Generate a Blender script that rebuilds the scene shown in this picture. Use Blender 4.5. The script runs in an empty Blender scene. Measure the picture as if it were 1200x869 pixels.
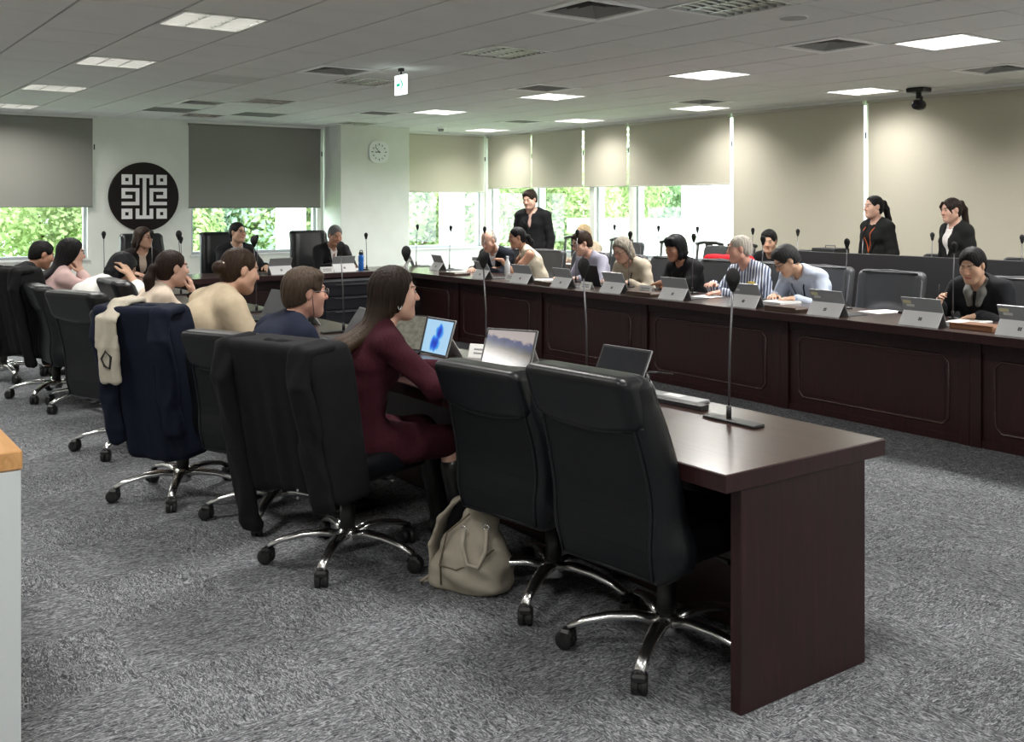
import bpy, bmesh, math, random
import numpy as np
from mathutils import Vector, Matrix
random.seed(7)
PI = math.pi
SC = bpy.context.scene
C = SC.collection

# ------------------------------------------------------------------ camera
EYE = 1.6
YAW = math.atan2(859.0, 1187.0)
cam_d = bpy.data.cameras.new('camera')
cam_d.sensor_width = 36.0
cam_d.lens = 36.0 * 1187.0 / 1200.0
cam_d.shift_y = -(434.5 - 238.0) / 1200.0
cam_d.clip_start = 0.05
cam_d.clip_end = 300
cam = bpy.data.objects.new('camera', cam_d)
C.objects.link(cam)
cam.location = (0, 0, EYE)
cam.rotation_euler = (PI / 2, 0, -YAW)
SC.camera = cam

# ------------------------------------------------------------------ view
SC.view_settings.view_transform = 'Standard'
SC.view_settings.look = 'None'
SC.view_settings.gamma = 1.0
SC.view_settings.use_curve_mapping = False
SC.view_settings.exposure = 0.58

# ------------------------------------------------------------------ sky: bright overcast daylight
SKY_STRENGTH = 6.0
LAMP_W = 54.0           # watts of one lit ceiling lamp
world = bpy.data.worlds.new('overcast_sky')
SC.world = world
world.use_nodes = True
bg = world.node_tree.nodes['Background']
bg.inputs[0].default_value = (0.90, 0.96, 1.0, 1)
bg.inputs[1].default_value = SKY_STRENGTH

# room measures (metres)
X0, X1 = -2.9, 10.95
Y0, Y1 = -2.4, 16.0
HC = 2.9
DESK_Z = 0.77

# ------------------------------------------------------------------ materials
MATS = {}
def _n(nt, t, **kw):
    n = nt.nodes.new(t)
    for k, v in kw.items():
        setattr(n, k, v)
    return n
def mat(name, col, rough=0.5, metal=0.0, var=0.0, vscale=8.0, bump=0.0, bscale=60.0, spec=0.5,
        stretch=None, emit=None, estr=0.0, coat=0.0, sheen=0.0, attr=None, detail=3.0, alpha=1.0, rvar=0.0):
    if name in MATS:
        return MATS[name]
    m = bpy.data.materials.new(name)
    m.use_nodes = True
    nt = m.node_tree
    b = nt.nodes['Principled BSDF']
    c4 = (col[0], col[1], col[2], 1)
    b.inputs['Base Color'].default_value = c4
    b.inputs['Roughness'].default_value = rough
    b.inputs['Metallic'].default_value = metal
    b.inputs['Specular IOR Level'].default_value = spec
    b.inputs['Coat Weight'].default_value = coat
    b.inputs['Sheen Weight'].default_value = sheen
    b.inputs['Alpha'].default_value = alpha
    tc = _n(nt, 'ShaderNodeTexCoord')
    src = tc.outputs['Object']
    if stretch:
        mp = _n(nt, 'ShaderNodeMapping')
        mp.inputs['Scale'].default_value = stretch
        nt.links.new(src, mp.inputs[0])
        src = mp.outputs[0]
    base = None
    if attr:
        a = _n(nt, 'ShaderNodeAttribute', attribute_name=attr)
        base = a.outputs['Color']
        nt.links.new(base, b.inputs['Base Color'])
    if var > 0:
        nz = _n(nt, 'ShaderNodeTexNoise')
        nz.inputs['Scale'].default_value = vscale
        nz.inputs['Detail'].default_value = detail
        nt.links.new(src, nz.inputs['Vector'])
        mr = _n(nt, 'ShaderNodeMapRange')
        mr.inputs['From Min'].default_value = 0.3
        mr.inputs['From Max'].default_value = 0.7
        mr.inputs['To Min'].default_value = 1 - var
        mr.inputs['To Max'].default_value = 1 + var
        nt.links.new(nz.outputs['Fac'], mr.inputs['Value'])
        mx = _n(nt, 'ShaderNodeMix', data_type='RGBA', blend_type='MULTIPLY')
        mx.inputs['Factor'].default_value = 1.0
        if base is not None:
            nt.links.new(base, mx.inputs['A'])
        else:
            mx.inputs['A'].default_value = c4
        nt.links.new(mr.outputs[0], mx.inputs['B'])
        nt.links.new(mx.outputs['Result'], b.inputs['Base Color'])
    if rvar > 0:
        nz = _n(nt, 'ShaderNodeTexNoise')
        nz.inputs['Scale'].default_value = vscale * 1.7
        nt.links.new(src, nz.inputs['Vector'])
        mr = _n(nt, 'ShaderNodeMapRange')
        mr.inputs['To Min'].default_value = max(0, rough - rvar)
        mr.inputs['To Max'].default_value = min(1, rough + rvar)
        nt.links.new(nz.outputs['Fac'], mr.inputs['Value'])
        nt.links.new(mr.outputs[0], b.inputs['Roughness'])
    if bump > 0:
        nz = _n(nt, 'ShaderNodeTexNoise')
        nz.inputs['Scale'].default_value = bscale
        nz.inputs['Detail'].default_value = 4
        nt.links.new(src, nz.inputs['Vector'])
        bp = _n(nt, 'ShaderNodeBump')
        bp.inputs['Strength'].default_value = bump
        bp.inputs['Distance'].default_value = 0.01
        nt.links.new(nz.outputs['Fac'], bp.inputs['Height'])
        nt.links.new(bp.outputs[0], b.inputs['Normal'])
    if emit is not None:
        b.inputs['Emission Color'].default_value = (emit[0], emit[1], emit[2], 1)
        b.inputs['Emission Strength'].default_value = estr
    MATS[name] = m
    return m
def wood(name, col, col2, rough=0.3, axis='Y', scale=5.0, coat=0.0):
    if name in MATS:
        return MATS[name]
    m = bpy.data.materials.new(name)
    m.use_nodes = True
    nt = m.node_tree
    b = nt.nodes['Principled BSDF']
    b.inputs['Roughness'].default_value = rough
    b.inputs['Coat Weight'].default_value = coat
    b.inputs['Coat Roughness'].default_value = 0.15
    tc = _n(nt, 'ShaderNodeTexCoord')
    mp = _n(nt, 'ShaderNodeMapping')
    s = {'X': (0.6, 9, 9), 'Y': (9, 0.6, 9), 'Z': (9, 9, 0.6)}[axis]
    mp.inputs['Scale'].default_value = s
    nt.links.new(tc.outputs['Object'], mp.inputs[0])
    nz = _n(nt, 'ShaderNodeTexNoise')
    nz.inputs['Scale'].default_value = scale
    nz.inputs['Detail'].default_value = 6
    nz.inputs['Distortion'].default_value = 0.6
    nt.links.new(mp.outputs[0], nz.inputs['Vector'])
    cr = _n(nt, 'ShaderNodeValToRGB')
    cr.color_ramp.elements[0].position = 0.35
    cr.color_ramp.elements[0].color = (*col, 1)
    cr.color_ramp.elements[1].position = 0.7
    cr.color_ramp.elements[1].color = (*col2, 1)
    nt.links.new(nz.outputs['Fac'], cr.inputs[0])
    nt.links.new(cr.outputs[0], b.inputs['Base Color'])
    bp = _n(nt, 'ShaderNodeBump')
    bp.inputs['Strength'].default_value = 0.06
    bp.inputs['Distance'].default_value = 0.003
    nt.links.new(nz.outputs['Fac'], bp.inputs['Height'])
    nt.links.new(bp.outputs[0], b.inputs['Normal'])
    MATS[name] = m
    return m

# ------------------------------------------------------------------ objects
def tag(o, label=None, cat=None, group=None, kind=None):
    if label: o['label'] = label
    if cat: o['category'] = cat
    if group: o['group'] = group
    if kind: o['kind'] = kind
    return o
def empty(name, loc=(0, 0, 0), rz=0.0, label=None, cat=None, group=None):
    o = bpy.data.objects.new(name, None)
    o.empty_display_size = 0.1
    C.objects.link(o)
    o.location = loc
    o.rotation_euler = (0, 0, rz)
    return tag(o, label, cat, group)
def link(name, me, parent=None, loc=None, rot=None):
    o = bpy.data.objects.new(name, me)
    C.objects.link(o)
    if parent is not None: o.parent = parent
    if loc is not None: o.location = loc
    if rot is not None: o.rotation_euler = rot
    return o
def copy_tree(o, parent=None):
    c = o.copy()
    C.objects.link(c)
    c.parent = parent
    for ch in list(o.children):
        copy_tree(ch, c)
    return c

class MB:
    """collects shapes into one mesh"""
    def __init__(self):
        self.bm = bmesh.new()
    def _xf(self, vs, M):
        if M is not None:
            for v in vs: v.co = M @ v.co
    def box(self, lo, hi, bev=0.0, M=None, seg=1):
        lo, hi = Vector(lo), Vector(hi)
        r = bmesh.ops.create_cube(self.bm, size=1)
        vs = r['verts']
        for v in vs:
            v.co = Vector((lo[i] + (v.co[i] + .5) * (hi[i] - lo[i]) for i in range(3)))
        if bev > 0:
            es = list({e for v in vs for e in v.link_edges})
            r2 = bmesh.ops.bevel(self.bm, geom=vs + es, offset=bev, segments=seg, affect='EDGES', profile=0.5)
            vs = list({v for f in r2['faces'] for v in f.verts} | {v for v in vs if v.is_valid})
        self._xf(vs, M)
        return self
    def tube(self, pts, r, n=8, closed=False, caps=True, flat=1.0, M=None):
        pts = [Vector(p) for p in pts]
        m = len(pts)
        rs = r if isinstance(r, (list, tuple)) else [r] * m
        rings = []
        ref = None
        for i, p in enumerate(pts):
            if closed:
                t = pts[(i + 1) % m] - pts[i - 1]
            else:
                t = pts[min(i + 1, m - 1)] - pts[max(i - 1, 0)]
            if t.length < 1e-9: t = Vector((0, 0, 1))
            t.normalize()
            if ref is None:
                a = Vector((0, 0, 1)) if abs(t.z) < 0.9 else Vector((1, 0, 0))
                ref = (a - t * a.dot(t)).normalized()
            else:
                ref = (ref - t * ref.dot(t))
                if ref.length < 1e-6:
                    ref = t.orthogonal()
                ref.normalize()
            bn = t.cross(ref)
            ring = []
            for k in range(n):
                a = 2 * PI * k / n
                q = p + ref * (math.cos(a) * rs[i] * flat) + bn * (math.sin(a) * rs[i])
                if M is not None: q = M @ q
                ring.append(self.bm.verts.new(q))
            rings.append(ring)
        rng = range(m) if closed else range(m - 1)
        for i in rng:
            A, B = rings[i], rings[(i + 1) % m]
            for k in range(n):
                f = self.bm.faces.new((A[k], A[(k + 1) % n], B[(k + 1) % n], B[k]))
                f.smooth = True
        if caps and not closed:
            self.bm.faces.new(rings[0][::-1])
            self.bm.faces.new(rings[-1])
        return self
    def lathe(self, prof, n=20, M=None, smooth=True):
        rings = []
        for (r, z) in prof:
            ring = []
            for k in range(n):
                a = 2 * PI * k / n
                q = Vector((r * math.cos(a), r * math.sin(a), z))
                if M is not None: q = M @ q
                ring.append(self.bm.verts.new(q))
            rings.append(ring)
        for i in range(len(rings) - 1):
            A, B = rings[i], rings[i + 1]
            for k in range(n):
                f = self.bm.faces.new((A[k], A[(k + 1) % n], B[(k + 1) % n], B[k]))
                f.smooth = smooth
        self.bm.faces.new(rings[0][::-1])
        self.bm.faces.new(rings[-1])
        return self
    def prism(self, poly, z0, z1, M=None):
        a = [Vector((p[0], p[1], z0)) for p in poly]
        b = [Vector((p[0], p[1], z1)) for p in poly]
        if M is not None:
            a = [M @ v for v in a]; b = [M @ v for v in b]
        A = [self.bm.verts.new(v) for v in a]
        B = [self.bm.verts.new(v) for v in b]
        n = len(poly)
        self.bm.faces.new(A[::-1]); self.bm.faces.new(B)
        for i in range(n):
            self.bm.faces.new((A[i], A[(i + 1) % n], B[(i + 1) % n], B[i]))
        return self
    def quad(self, pts):
        self.bm.faces.new([self.bm.verts.new(Vector(p)) for p in pts])
        return self
    def mesh(self, name, m, smooth=False):
        me = bpy.data.meshes.new(name)
        bmesh.ops.recalc_face_normals(self.bm, faces=self.bm.faces[:])
        if smooth:
            for f in self.bm.faces: f.smooth = True
        self.bm.to_mesh(me)
        self.bm.free()
        if m is not None: me.materials.append(m)
        return me
    def build(self, name, m, parent=None, smooth=False, loc=None, rot=None):
        return link(name, self.mesh(name, m, smooth), parent, loc, rot)

def Tm(x=0, y=0, z=0): return Matrix.Translation((x, y, z))
def Rm(a, ax): return Matrix.Rotation(a, 4, ax)
def rad(a): return math.radians(a)
# ------------------------------------------------------------------ implicit surfaces (smooth blends -> one continuous mesh)
def _v(p): return np.array(p, dtype=np.float32)
class SDF:
    def __init__(self):
        self.ops = []
    def _add(self, fn, lo, hi, k, op):
        self.ops.append((fn, np.array(lo, float), np.array(hi, float), k, op))
        return self
    def rcone(self, a, b, ra, rb, k=0.02, op='u'):
        a = _v(a); b = _v(b)
        ab = b - a
        L2 = float(ab @ ab) + 1e-12
        def fn(x, y, z):
            px, py, pz = x - a[0], y - a[1], z - a[2]
            t = np.clip((px * ab[0] + py * ab[1] + pz * ab[2]) / L2, 0, 1)
            return np.sqrt((px - t * ab[0]) ** 2 + (py - t * ab[1]) ** 2 + (pz - t * ab[2]) ** 2) - (ra + t * (rb - ra))
        R = max(ra, rb)
        return self._add(fn, np.minimum(a, b) - R, np.maximum(a, b) + R, k, op)
    def chain(self, pts, rs, k=0.01, op='u'):
        for i in range(len(pts) - 1):
            self.rcone(pts[i], pts[i + 1], rs[i], rs[i + 1], k, op)
        return self
    def ell(self, c, r, R=None, k=0.02, op='u'):
        c = _v(c); r = _v(r)
        M = np.eye(3, dtype=np.float32) if R is None else np.array(R, dtype=np.float32)   # columns = axes
        def fn(x, y, z):
            px, py, pz = x - c[0], y - c[1], z - c[2]
            u = (px * M[0, 0] + py * M[1, 0] + pz * M[2, 0])
            v = (px * M[0, 1] + py * M[1, 1] + pz * M[2, 1])
            w = (px * M[0, 2] + py * M[1, 2] + pz * M[2, 2])
            k0 = np.sqrt((u / r[0]) ** 2 + (v / r[1]) ** 2 + (w / r[2]) ** 2)
            k1 = np.sqrt((u / r[0] ** 2) ** 2 + (v / r[1] ** 2) ** 2 + (w / r[2] ** 2) ** 2) + 1e-6
            return k0 * (k0 - 1) / k1
        ext = np.abs(M) @ r
        return self._add(fn, c - ext, c + ext, k, op)
    def ecap(self, a, b, ra, rb, xd, k=0.03, op='u'):
        """tapered capsule with an elliptical section; xd = wide direction"""
        a = _v(a); b = _v(b)
        ab = b - a
        L = float(np.sqrt(ab @ ab)) + 1e-9
        t_ = ab / L
        xd = _v(xd); xd = xd - t_ * float(xd @ t_); xd = xd / (np.sqrt(xd @ xd) + 1e-9)
        yd = np.cross(t_, xd)
        def fn(x, y, z):
            px, py, pz = x - a[0], y - a[1], z - a[2]
            s = px * t_[0] + py * t_[1] + pz * t_[2]
            u = px * xd[0] + py * xd[1] + pz * xd[2]
            v = px * yd[0] + py * yd[1] + pz * yd[2]
            t = np.clip(s / L, 0, 1)
            rx = ra[0] + t * (rb[0] - ra[0]); ry = ra[1] + t * (rb[1] - ra[1])
            e = s - t * L
            m = np.minimum(rx, ry)
            k0 = np.sqrt((u / rx) ** 2 + (v / ry) ** 2 + (e / m) ** 2)
            k1 = np.sqrt((u / rx ** 2) ** 2 + (v / ry ** 2) ** 2 + (e / m ** 2) ** 2) + 1e-6
            return k0 * (k0 - 1) / k1
        R = max(max(ra), max(rb))
        return self._add(fn, np.minimum(a, b) - R, np.maximum(a, b) + R, k, op)
    def rbox(self, c, h, r, R=None, k=0.01, op='u'):
        c = _v(c); h = _v(h)
        M = np.eye(3, dtype=np.float32) if R is None else np.array(R, dtype=np.float32)
        def fn(x, y, z):
            px, py, pz = x - c[0], y - c[1], z - c[2]
            u = np.abs(px * M[0, 0] + py * M[1, 0] + pz * M[2, 0]) - (h[0] - r)
            v = np.abs(px * M[0, 1] + py * M[1, 1] + pz * M[2, 1]) - (h[1] - r)
            w = np.abs(px * M[0, 2] + py * M[1, 2] + pz * M[2, 2]) - (h[2] - r)
            o = np.sqrt(np.maximum(u, 0) ** 2 + np.maximum(v, 0) ** 2 + np.maximum(w, 0) ** 2)
            return o + np.minimum(np.maximum(u, np.maximum(v, w)), 0) - r
        ext = np.abs(M) @ h
        return self._add(fn, c - ext, c + ext, k, op)
    def custom(self, fn, lo, hi, k=0.02, op='u'):
        return self._add(fn, lo, hi, k, op)
    def plane(self, p, n, k=0.004):
        """keep the side where n.(x-p) < 0"""
        p = _v(p); n = _v(n); n = n / np.sqrt(n @ n)
        def fn(x, y, z):
            return (x - p[0]) * n[0] + (y - p[1]) * n[1] + (z - p[2]) * n[2]
        self.ops.append((fn, None, None, k, 'i'))
        return self
    def warp(self, fn):
        self.ops.append((fn, None, None, 0, 'w'))
        return self
    def bounds(self):
        lo = np.min([o[1] for o in self.ops if o[4] == 'u'], axis=0)
        hi = np.max([o[2] for o in self.ops if o[4] == 'u'], axis=0)
        return lo, hi
    def field(self, xs, ys, zs):
        F = np.full((len(xs), len(ys), len(zs)), 0.12, dtype=np.float32)
        X = xs.astype(np.float32)[:, None, None]; Y = ys.astype(np.float32)[None, :, None]; Z = zs.astype(np.float32)[None, None, :]
        for fn, lo, hi, k, op in self.ops:
            if op == 'w':
                F += fn(X, Y, Z); continue
            if lo is None:
                d = fn(X, Y, Z) + np.zeros_like(F[:1, :1, :1])
                F = np.maximum(F, d); continue
            m = k + 0.03
            i0, i1 = np.searchsorted(xs, (lo[0] - m, hi[0] + m))
            j0, j1 = np.searchsorted(ys, (lo[1] - m, hi[1] + m))
            k0, k1 = np.searchsorted(zs, (lo[2] - m, hi[2] + m))
            if i1 <= i0 or j1 <= j0 or k1 <= k0: continue
            d = fn(X[i0:i1], Y[:, j0:j1], Z[:, :, k0:k1])
            S = F[i0:i1, j0:j1, k0:k1]
            if op == 's':
                d = -d
                h = np.clip(.5 - .5 * (d - S) / k, 0, 1)      # smooth max
                F[i0:i1, j0:j1, k0:k1] = d + (S - d) * h + k * h * (1 - h)
            else:
                h = np.clip(.5 + .5 * (d - S) / k, 0, 1)
                F[i0:i1, j0:j1, k0:k1] = d + (S - d) * h - k * h * (1 - h)
        return F
    def at(self, P):
        P = np.asarray(P, dtype=np.float32)
        x, y, z = P[:, 0], P[:, 1], P[:, 2]
        F = np.full(len(P), 0.12, dtype=np.float32)
        for fn, lo, hi, k, op in self.ops:
            if op == 'w': continue
            d = fn(x, y, z)
            if op == 'i': F = np.maximum(F, d)
            elif op == 's':
                F = np.maximum(F, -d)
            else:
                h = np.clip(.5 + .5 * (d - F) / k, 0, 1)
                F = d + (F - d) * h - k * h * (1 - h)
        return F
    def mesh(self, name, m, hc, fine=None, hf=None, color=None):
        """hc = coarse step; fine = list of (lo, hi) boxes that get step hf along each axis"""
        lo, hi = self.bounds()
        lo = lo - 0.025; hi = hi + 0.025
        axes = []
        for a in range(3):
            iv = []
            if fine:
                iv = sorted([(max(f[0][a], lo[a]), min(f[1][a], hi[a])) for f in fine])
            xs = [lo[a]]
            while xs[-1] < hi[a]:
                x = xs[-1]
                st = hc
                for (p, q) in iv:
                    if p - hc * .5 <= x <= q: st = hf
                xs.append(x + st)
            axes.append(np.array(xs))
        F = self.field(*axes)
        V, Q = surface_nets(F, *axes)
        return np_mesh(name, V, Q, m, color)

def surface_nets(F, xs, ys, zs):
    F = F.copy()
    F[0] = F[-1] = 0.1; F[:, 0] = F[:, -1] = 0.1; F[:, :, 0] = F[:, :, -1] = 0.1
    ins = F < 0
    c = ins[:-1, :-1, :-1].astype(np.int8)
    s = c.copy()
    for dx in (0, 1):
        for dy in (0, 1):
            for dz in (0, 1):
                if dx + dy + dz:
                    s += ins[dx:ins.shape[0] - 1 + dx, dy:ins.shape[1] - 1 + dy, dz:ins.shape[2] - 1 + dz]
    mask = (s > 0) & (s < 8)
    idx = np.argwhere(mask)
    n = len(idx)
    I = np.full(mask.shape, -1, dtype=np.int32)
    I[mask] = np.arange(n)
    i, j, k = idx[:, 0], idx[:, 1], idx[:, 2]
    corner = {}
    for dx in (0, 1):
        for dy in (0, 1):
            for dz in (0, 1):
                corner[(dx, dy, dz)] = F[i + dx, j + dy, k + dz]
    acc = np.zeros((n, 3)); cnt = np.zeros(n)
    for a in range(3):
        o1, o2 = [b for b in range(3) if b != a]
        for u in (0, 1):
            for v in (0, 1):
                p0 = [0, 0, 0]; p0[o1] = u; p0[o2] = v
                p1 = list(p0); p1[a] = 1
                f0 = corner[tuple(p0)]; f1 = corner[tuple(p1)]
                cr = (f0 < 0) != (f1 < 0)
                t = np.where(cr, f0 / np.where(cr, f0 - f1, 1), 0)
                q = np.zeros((n, 3)); q[:, o1] = u; q[:, o2] = v; q[:, a] = t
                acc[cr] += q[cr]; cnt[cr] += 1
    u = acc / np.maximum(cnt, 1)[:, None]
    V = np.empty((n, 3))
    for a, (ax, ii) in enumerate(((xs, i), (ys, j), (zs, k))):
        V[:, a] = ax[ii] + u[:, a] * (ax[ii + 1] - ax[ii])
    quads = []
    A = ins[:-1] != ins[1:]
    e = np.argwhere(A); e = e[(e[:, 1] > 0) & (e[:, 2] > 0) & (e[:, 1] < ins.shape[1] - 1) & (e[:, 2] < ins.shape[2] - 1)]
    q = np.stack([I[e[:, 0], e[:, 1] - 1, e[:, 2] - 1], I[e[:, 0], e[:, 1], e[:, 2] - 1], I[e[:, 0], e[:, 1], e[:, 2]], I[e[:, 0], e[:, 1] - 1, e[:, 2]]], 1)
    fl = ins[e[:, 0], e[:, 1], e[:, 2]]
    q[~fl] = q[~fl][:, ::-1]; quads.append(q)
    A = ins[:, :-1] != ins[:, 1:]
    e = np.argwhere(A); e = e[(e[:, 0] > 0) & (e[:, 2] > 0) & (e[:, 0] < ins.shape[0] - 1) & (e[:, 2] < ins.shape[2] - 1)]
    q = np.stack([I[e[:, 0] - 1, e[:, 1], e[:, 2] - 1], I[e[:, 0] - 1, e[:, 1], e[:, 2]], I[e[:, 0], e[:, 1], e[:, 2]], I[e[:, 0], e[:, 1], e[:, 2] - 1]], 1)
    fl = ins[e[:, 0], e[:, 1], e[:, 2]]
    q[~fl] = q[~fl][:, ::-1]; quads.append(q)
    A = ins[:, :, :-1] != ins[:, :, 1:]
    e = np.argwhere(A); e = e[(e[:, 0] > 0) & (e[:, 1] > 0) & (e[:, 0] < ins.shape[0] - 1) & (e[:, 1] < ins.shape[1] - 1)]
    q = np.stack([I[e[:, 0] - 1, e[:, 1] - 1, e[:, 2]], I[e[:, 0], e[:, 1] - 1, e[:, 2]], I[e[:, 0], e[:, 1], e[:, 2]], I[e[:, 0] - 1, e[:, 1], e[:, 2]]], 1)
    fl = ins[e[:, 0], e[:, 1], e[:, 2]]
    q[~fl] = q[~fl][:, ::-1]; quads.append(q)
    Q = np.concatenate(quads)
    Q = Q[(Q >= 0).all(1)]
    return V, Q

def np_mesh(name, V, Q, m, color=None, smooth=True):
    me = bpy.data.meshes.new(name)
    n = len(V); f = len(Q); w = Q.shape[1]
    me.vertices.add(n); me.loops.add(f * w); me.polygons.add(f)
    me.vertices.foreach_set('co', V.astype(np.float32).ravel())
    me.loops.foreach_set('vertex_index', Q.astype(np.int32).ravel())
    me.polygons.foreach_set('loop_start', np.arange(0, f * w, w, dtype=np.int32))
    me.polygons.foreach_set('loop_total', np.full(f, w, dtype=np.int32))
    me.polygons.foreach_set('use_smooth', np.full(f, smooth))
    me.update(calc_edges=True)
    me.validate()
    if m is not None: me.materials.append(m)
    if color is not None:
        col = color(V)
        at = me.attributes.new('Col', 'FLOAT_COLOR', 'POINT')
        rgba = np.ones((n, 4), dtype=np.float32); rgba[:, :3] = col
        at.data.foreach_set('color', rgba.ravel())
    return me
# ------------------------------------------------------------------ carpet, walls, ceiling
def carpet_material():
    m = bpy.data.materials.new('loop_carpet')
    m.use_nodes = True
    nt = m.node_tree
    b = nt.nodes['Principled BSDF']
    b.inputs['Roughness'].default_value = 0.95
    b.inputs['Specular IOR Level'].default_value = 0.1
    tc = _n(nt, 'ShaderNodeTexCoord')
    # carpet squares laid with the pile turned a quarter from square to square
    ck = _n(nt, 'ShaderNodeTexChecker')
    ck.inputs['Scale'].default_value = 1.0 / 0.5
    nt.links.new(tc.outputs['Object'], ck.inputs['Vector'])
    def strands(scale, rot, seed):
        mp = _n(nt, 'ShaderNodeMapping')
        mp.inputs['Rotation'].default_value = (0, 0, rot)
        mp.inputs['Scale'].default_value = scale
        mp.inputs['Location'].default_value = (seed, seed * .7, 0)
        nt.links.new(tc.outputs['Object'], mp.inputs[0])
        nz = _n(nt, 'ShaderNodeTexNoise')
        nz.inputs['Scale'].default_value = 1.0
        nz.inputs['Detail'].default_value = 4
        nz.inputs['Roughness'].default_value = 0.65
        nz.inputs['Distortion'].default_value = 2.2
        nt.links.new(mp.outputs[0], nz.inputs['Vector'])
        return nz.outputs['Fac']
    a = strands((85, 26, 1), 0.5, 3.1)
    c = strands((26, 85, 1), 0.5, 8.3)
    mx = _n(nt, 'ShaderNodeMix', data_type='FLOAT')
    nt.links.new(ck.outputs['Fac'], mx.inputs['Factor'])
    nt.links.new(a, mx.inputs['A']); nt.links.new(c, mx.inputs['B'])
    cr = _n(nt, 'ShaderNodeValToRGB')
    e = cr.color_ramp.elements
    e[0].position = 0.38; e[0].color = (0.044, 0.046, 0.052, 1)
    e[1].position = 0.66; e[1].color = (0.40, 0.415, 0.435, 1)
    e2 = cr.color_ramp.elements.new(0.5); e2.color = (0.138, 0.142, 0.152, 1)
    nt.links.new(mx.outputs['Result'], cr.inputs[0])
    big = _n(nt, 'ShaderNodeTexNoise')
    big.inputs['Scale'].default_value = 1.3
    big.inputs['Detail'].default_value = 3
    nt.links.new(tc.outputs['Object'], big.inputs['Vector'])
    mr = _n(nt, 'ShaderNodeMapRange')
    mr.inputs['From Min'].default_value = 0.3; mr.inputs['From Max'].default_value = 0.7
    mr.inputs['To Min'].default_value = 0.86; mr.inputs['To Max'].default_value = 1.14
    nt.links.new(big.outputs['Fac'], mr.inputs['Value'])
    mm = _n(nt, 'ShaderNodeMix', data_type='RGBA', blend_type='MULTIPLY')
    mm.inputs['Factor'].default_value = 1
    nt.links.new(cr.outputs[0], mm.inputs['A']); nt.links.new(mr.outputs[0], mm.inputs['B'])
    nt.links.new(mm.outputs['Result'], b.inputs['Base Color'])
    bp = _n(nt, 'ShaderNodeBump')
    bp.inputs['Strength'].default_value = 0.6
    bp.inputs['Distance'].default_value = 0.006
    nt.links.new(mx.outputs['Result'], bp.inputs['Height'])
    nt.links.new(bp.outputs[0], b.inputs['Normal'])
    return m
M_CARPET = carpet_material()
M_WALL = mat('cream_wall_paint', (0.83, 0.845, 0.78), 0.7, var=0.03, vscale=3, bump=0.05, bscale=150)
M_TILE = mat('mineral_ceiling_tile', (0.76, 0.755, 0.735), 0.85, var=0.03, vscale=2.0, bump=0.12, bscale=220)
M_PLENUM = mat('ceiling_gap_shade', (0.10, 0.10, 0.095), 0.9)  # dark colour gives the shadow lines seen through the tile gaps
M_FRAME = mat('grey_aluminium', (0.50, 0.53, 0.56), 0.38, metal=0.35)
M_WHITE = mat('white_enamel', (0.80, 0.80, 0.78), 0.4)

tag(MB().box((X0 - .2, Y0 - .2, -.12), (X1 + .2, Y1 + .2, 0)).build('floor', M_CARPET), kind='structure')
MB_ = MB
tag(MB().box((X0 - .2, Y0, 0), (X0, Y1, HC + .2)).build('wall_left', M_WALL), kind='structure')
tag(MB().box((X0 - .2, Y0 - .2, 0), (X1 + .2, Y0, HC + .2)).build('wall_near', M_WALL), kind='structure')

# far wall with three window openings, pier behind the emblem and a column
WIN_FAR = [(0.55, 3.74), (5.30, 7.46), (9.05, 10.86)]
SILL = 0.78
w = MB()
xs = [X0 - .2] + [v for p in WIN_FAR for v in p] + [X1 + .2]
w.box((X0 - .2, Y1, 0), (X1 + .2, Y1 + .22, SILL))
w.box((X0 - .2, Y1, HC - .03), (X1 + .2, Y1 + .22, HC + .2))
for i in range(0, len(xs), 2):
    w.box((xs[i], Y1, SILL), (xs[i + 1], Y1 + .22, HC - .03))
tag(w.build('wall_far', M_WALL), kind='structure')
tag(MB().box((7.56, 15.3, 0), (8.87, Y1, HC + .02), bev=.008).build('trim_1', M_WALL), kind='structure')

# right wall: window band from sill to ceiling, slim posts
WIN_R = [(14.47, 15.86), (12.93, 14.41), (11.96, 12.80), (9.79, 11.84), (7.61, 9.73), (5.50, 7.55), (3.40, 5.44), (1.30, 3.34), (-0.80, 1.24)]
w = MB()
SILL_R = 0.74
w.box((X1, Y0, 0), (X1 + .22, Y1 + .22, SILL_R))
w.box((X1, Y0, HC - .03), (X1 + .22, Y1 + .22, HC + .2))
ys = [Y0] + [v for p in reversed(WIN_R) for v in p] + [Y1]
for i in range(0, len(ys), 2):
    w.box((X1, ys[i], SILL_R), (X1 + .22, ys[i + 1], HC - .03))
tag(w.build('wall_right', M_WALL), kind='structure')

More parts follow.
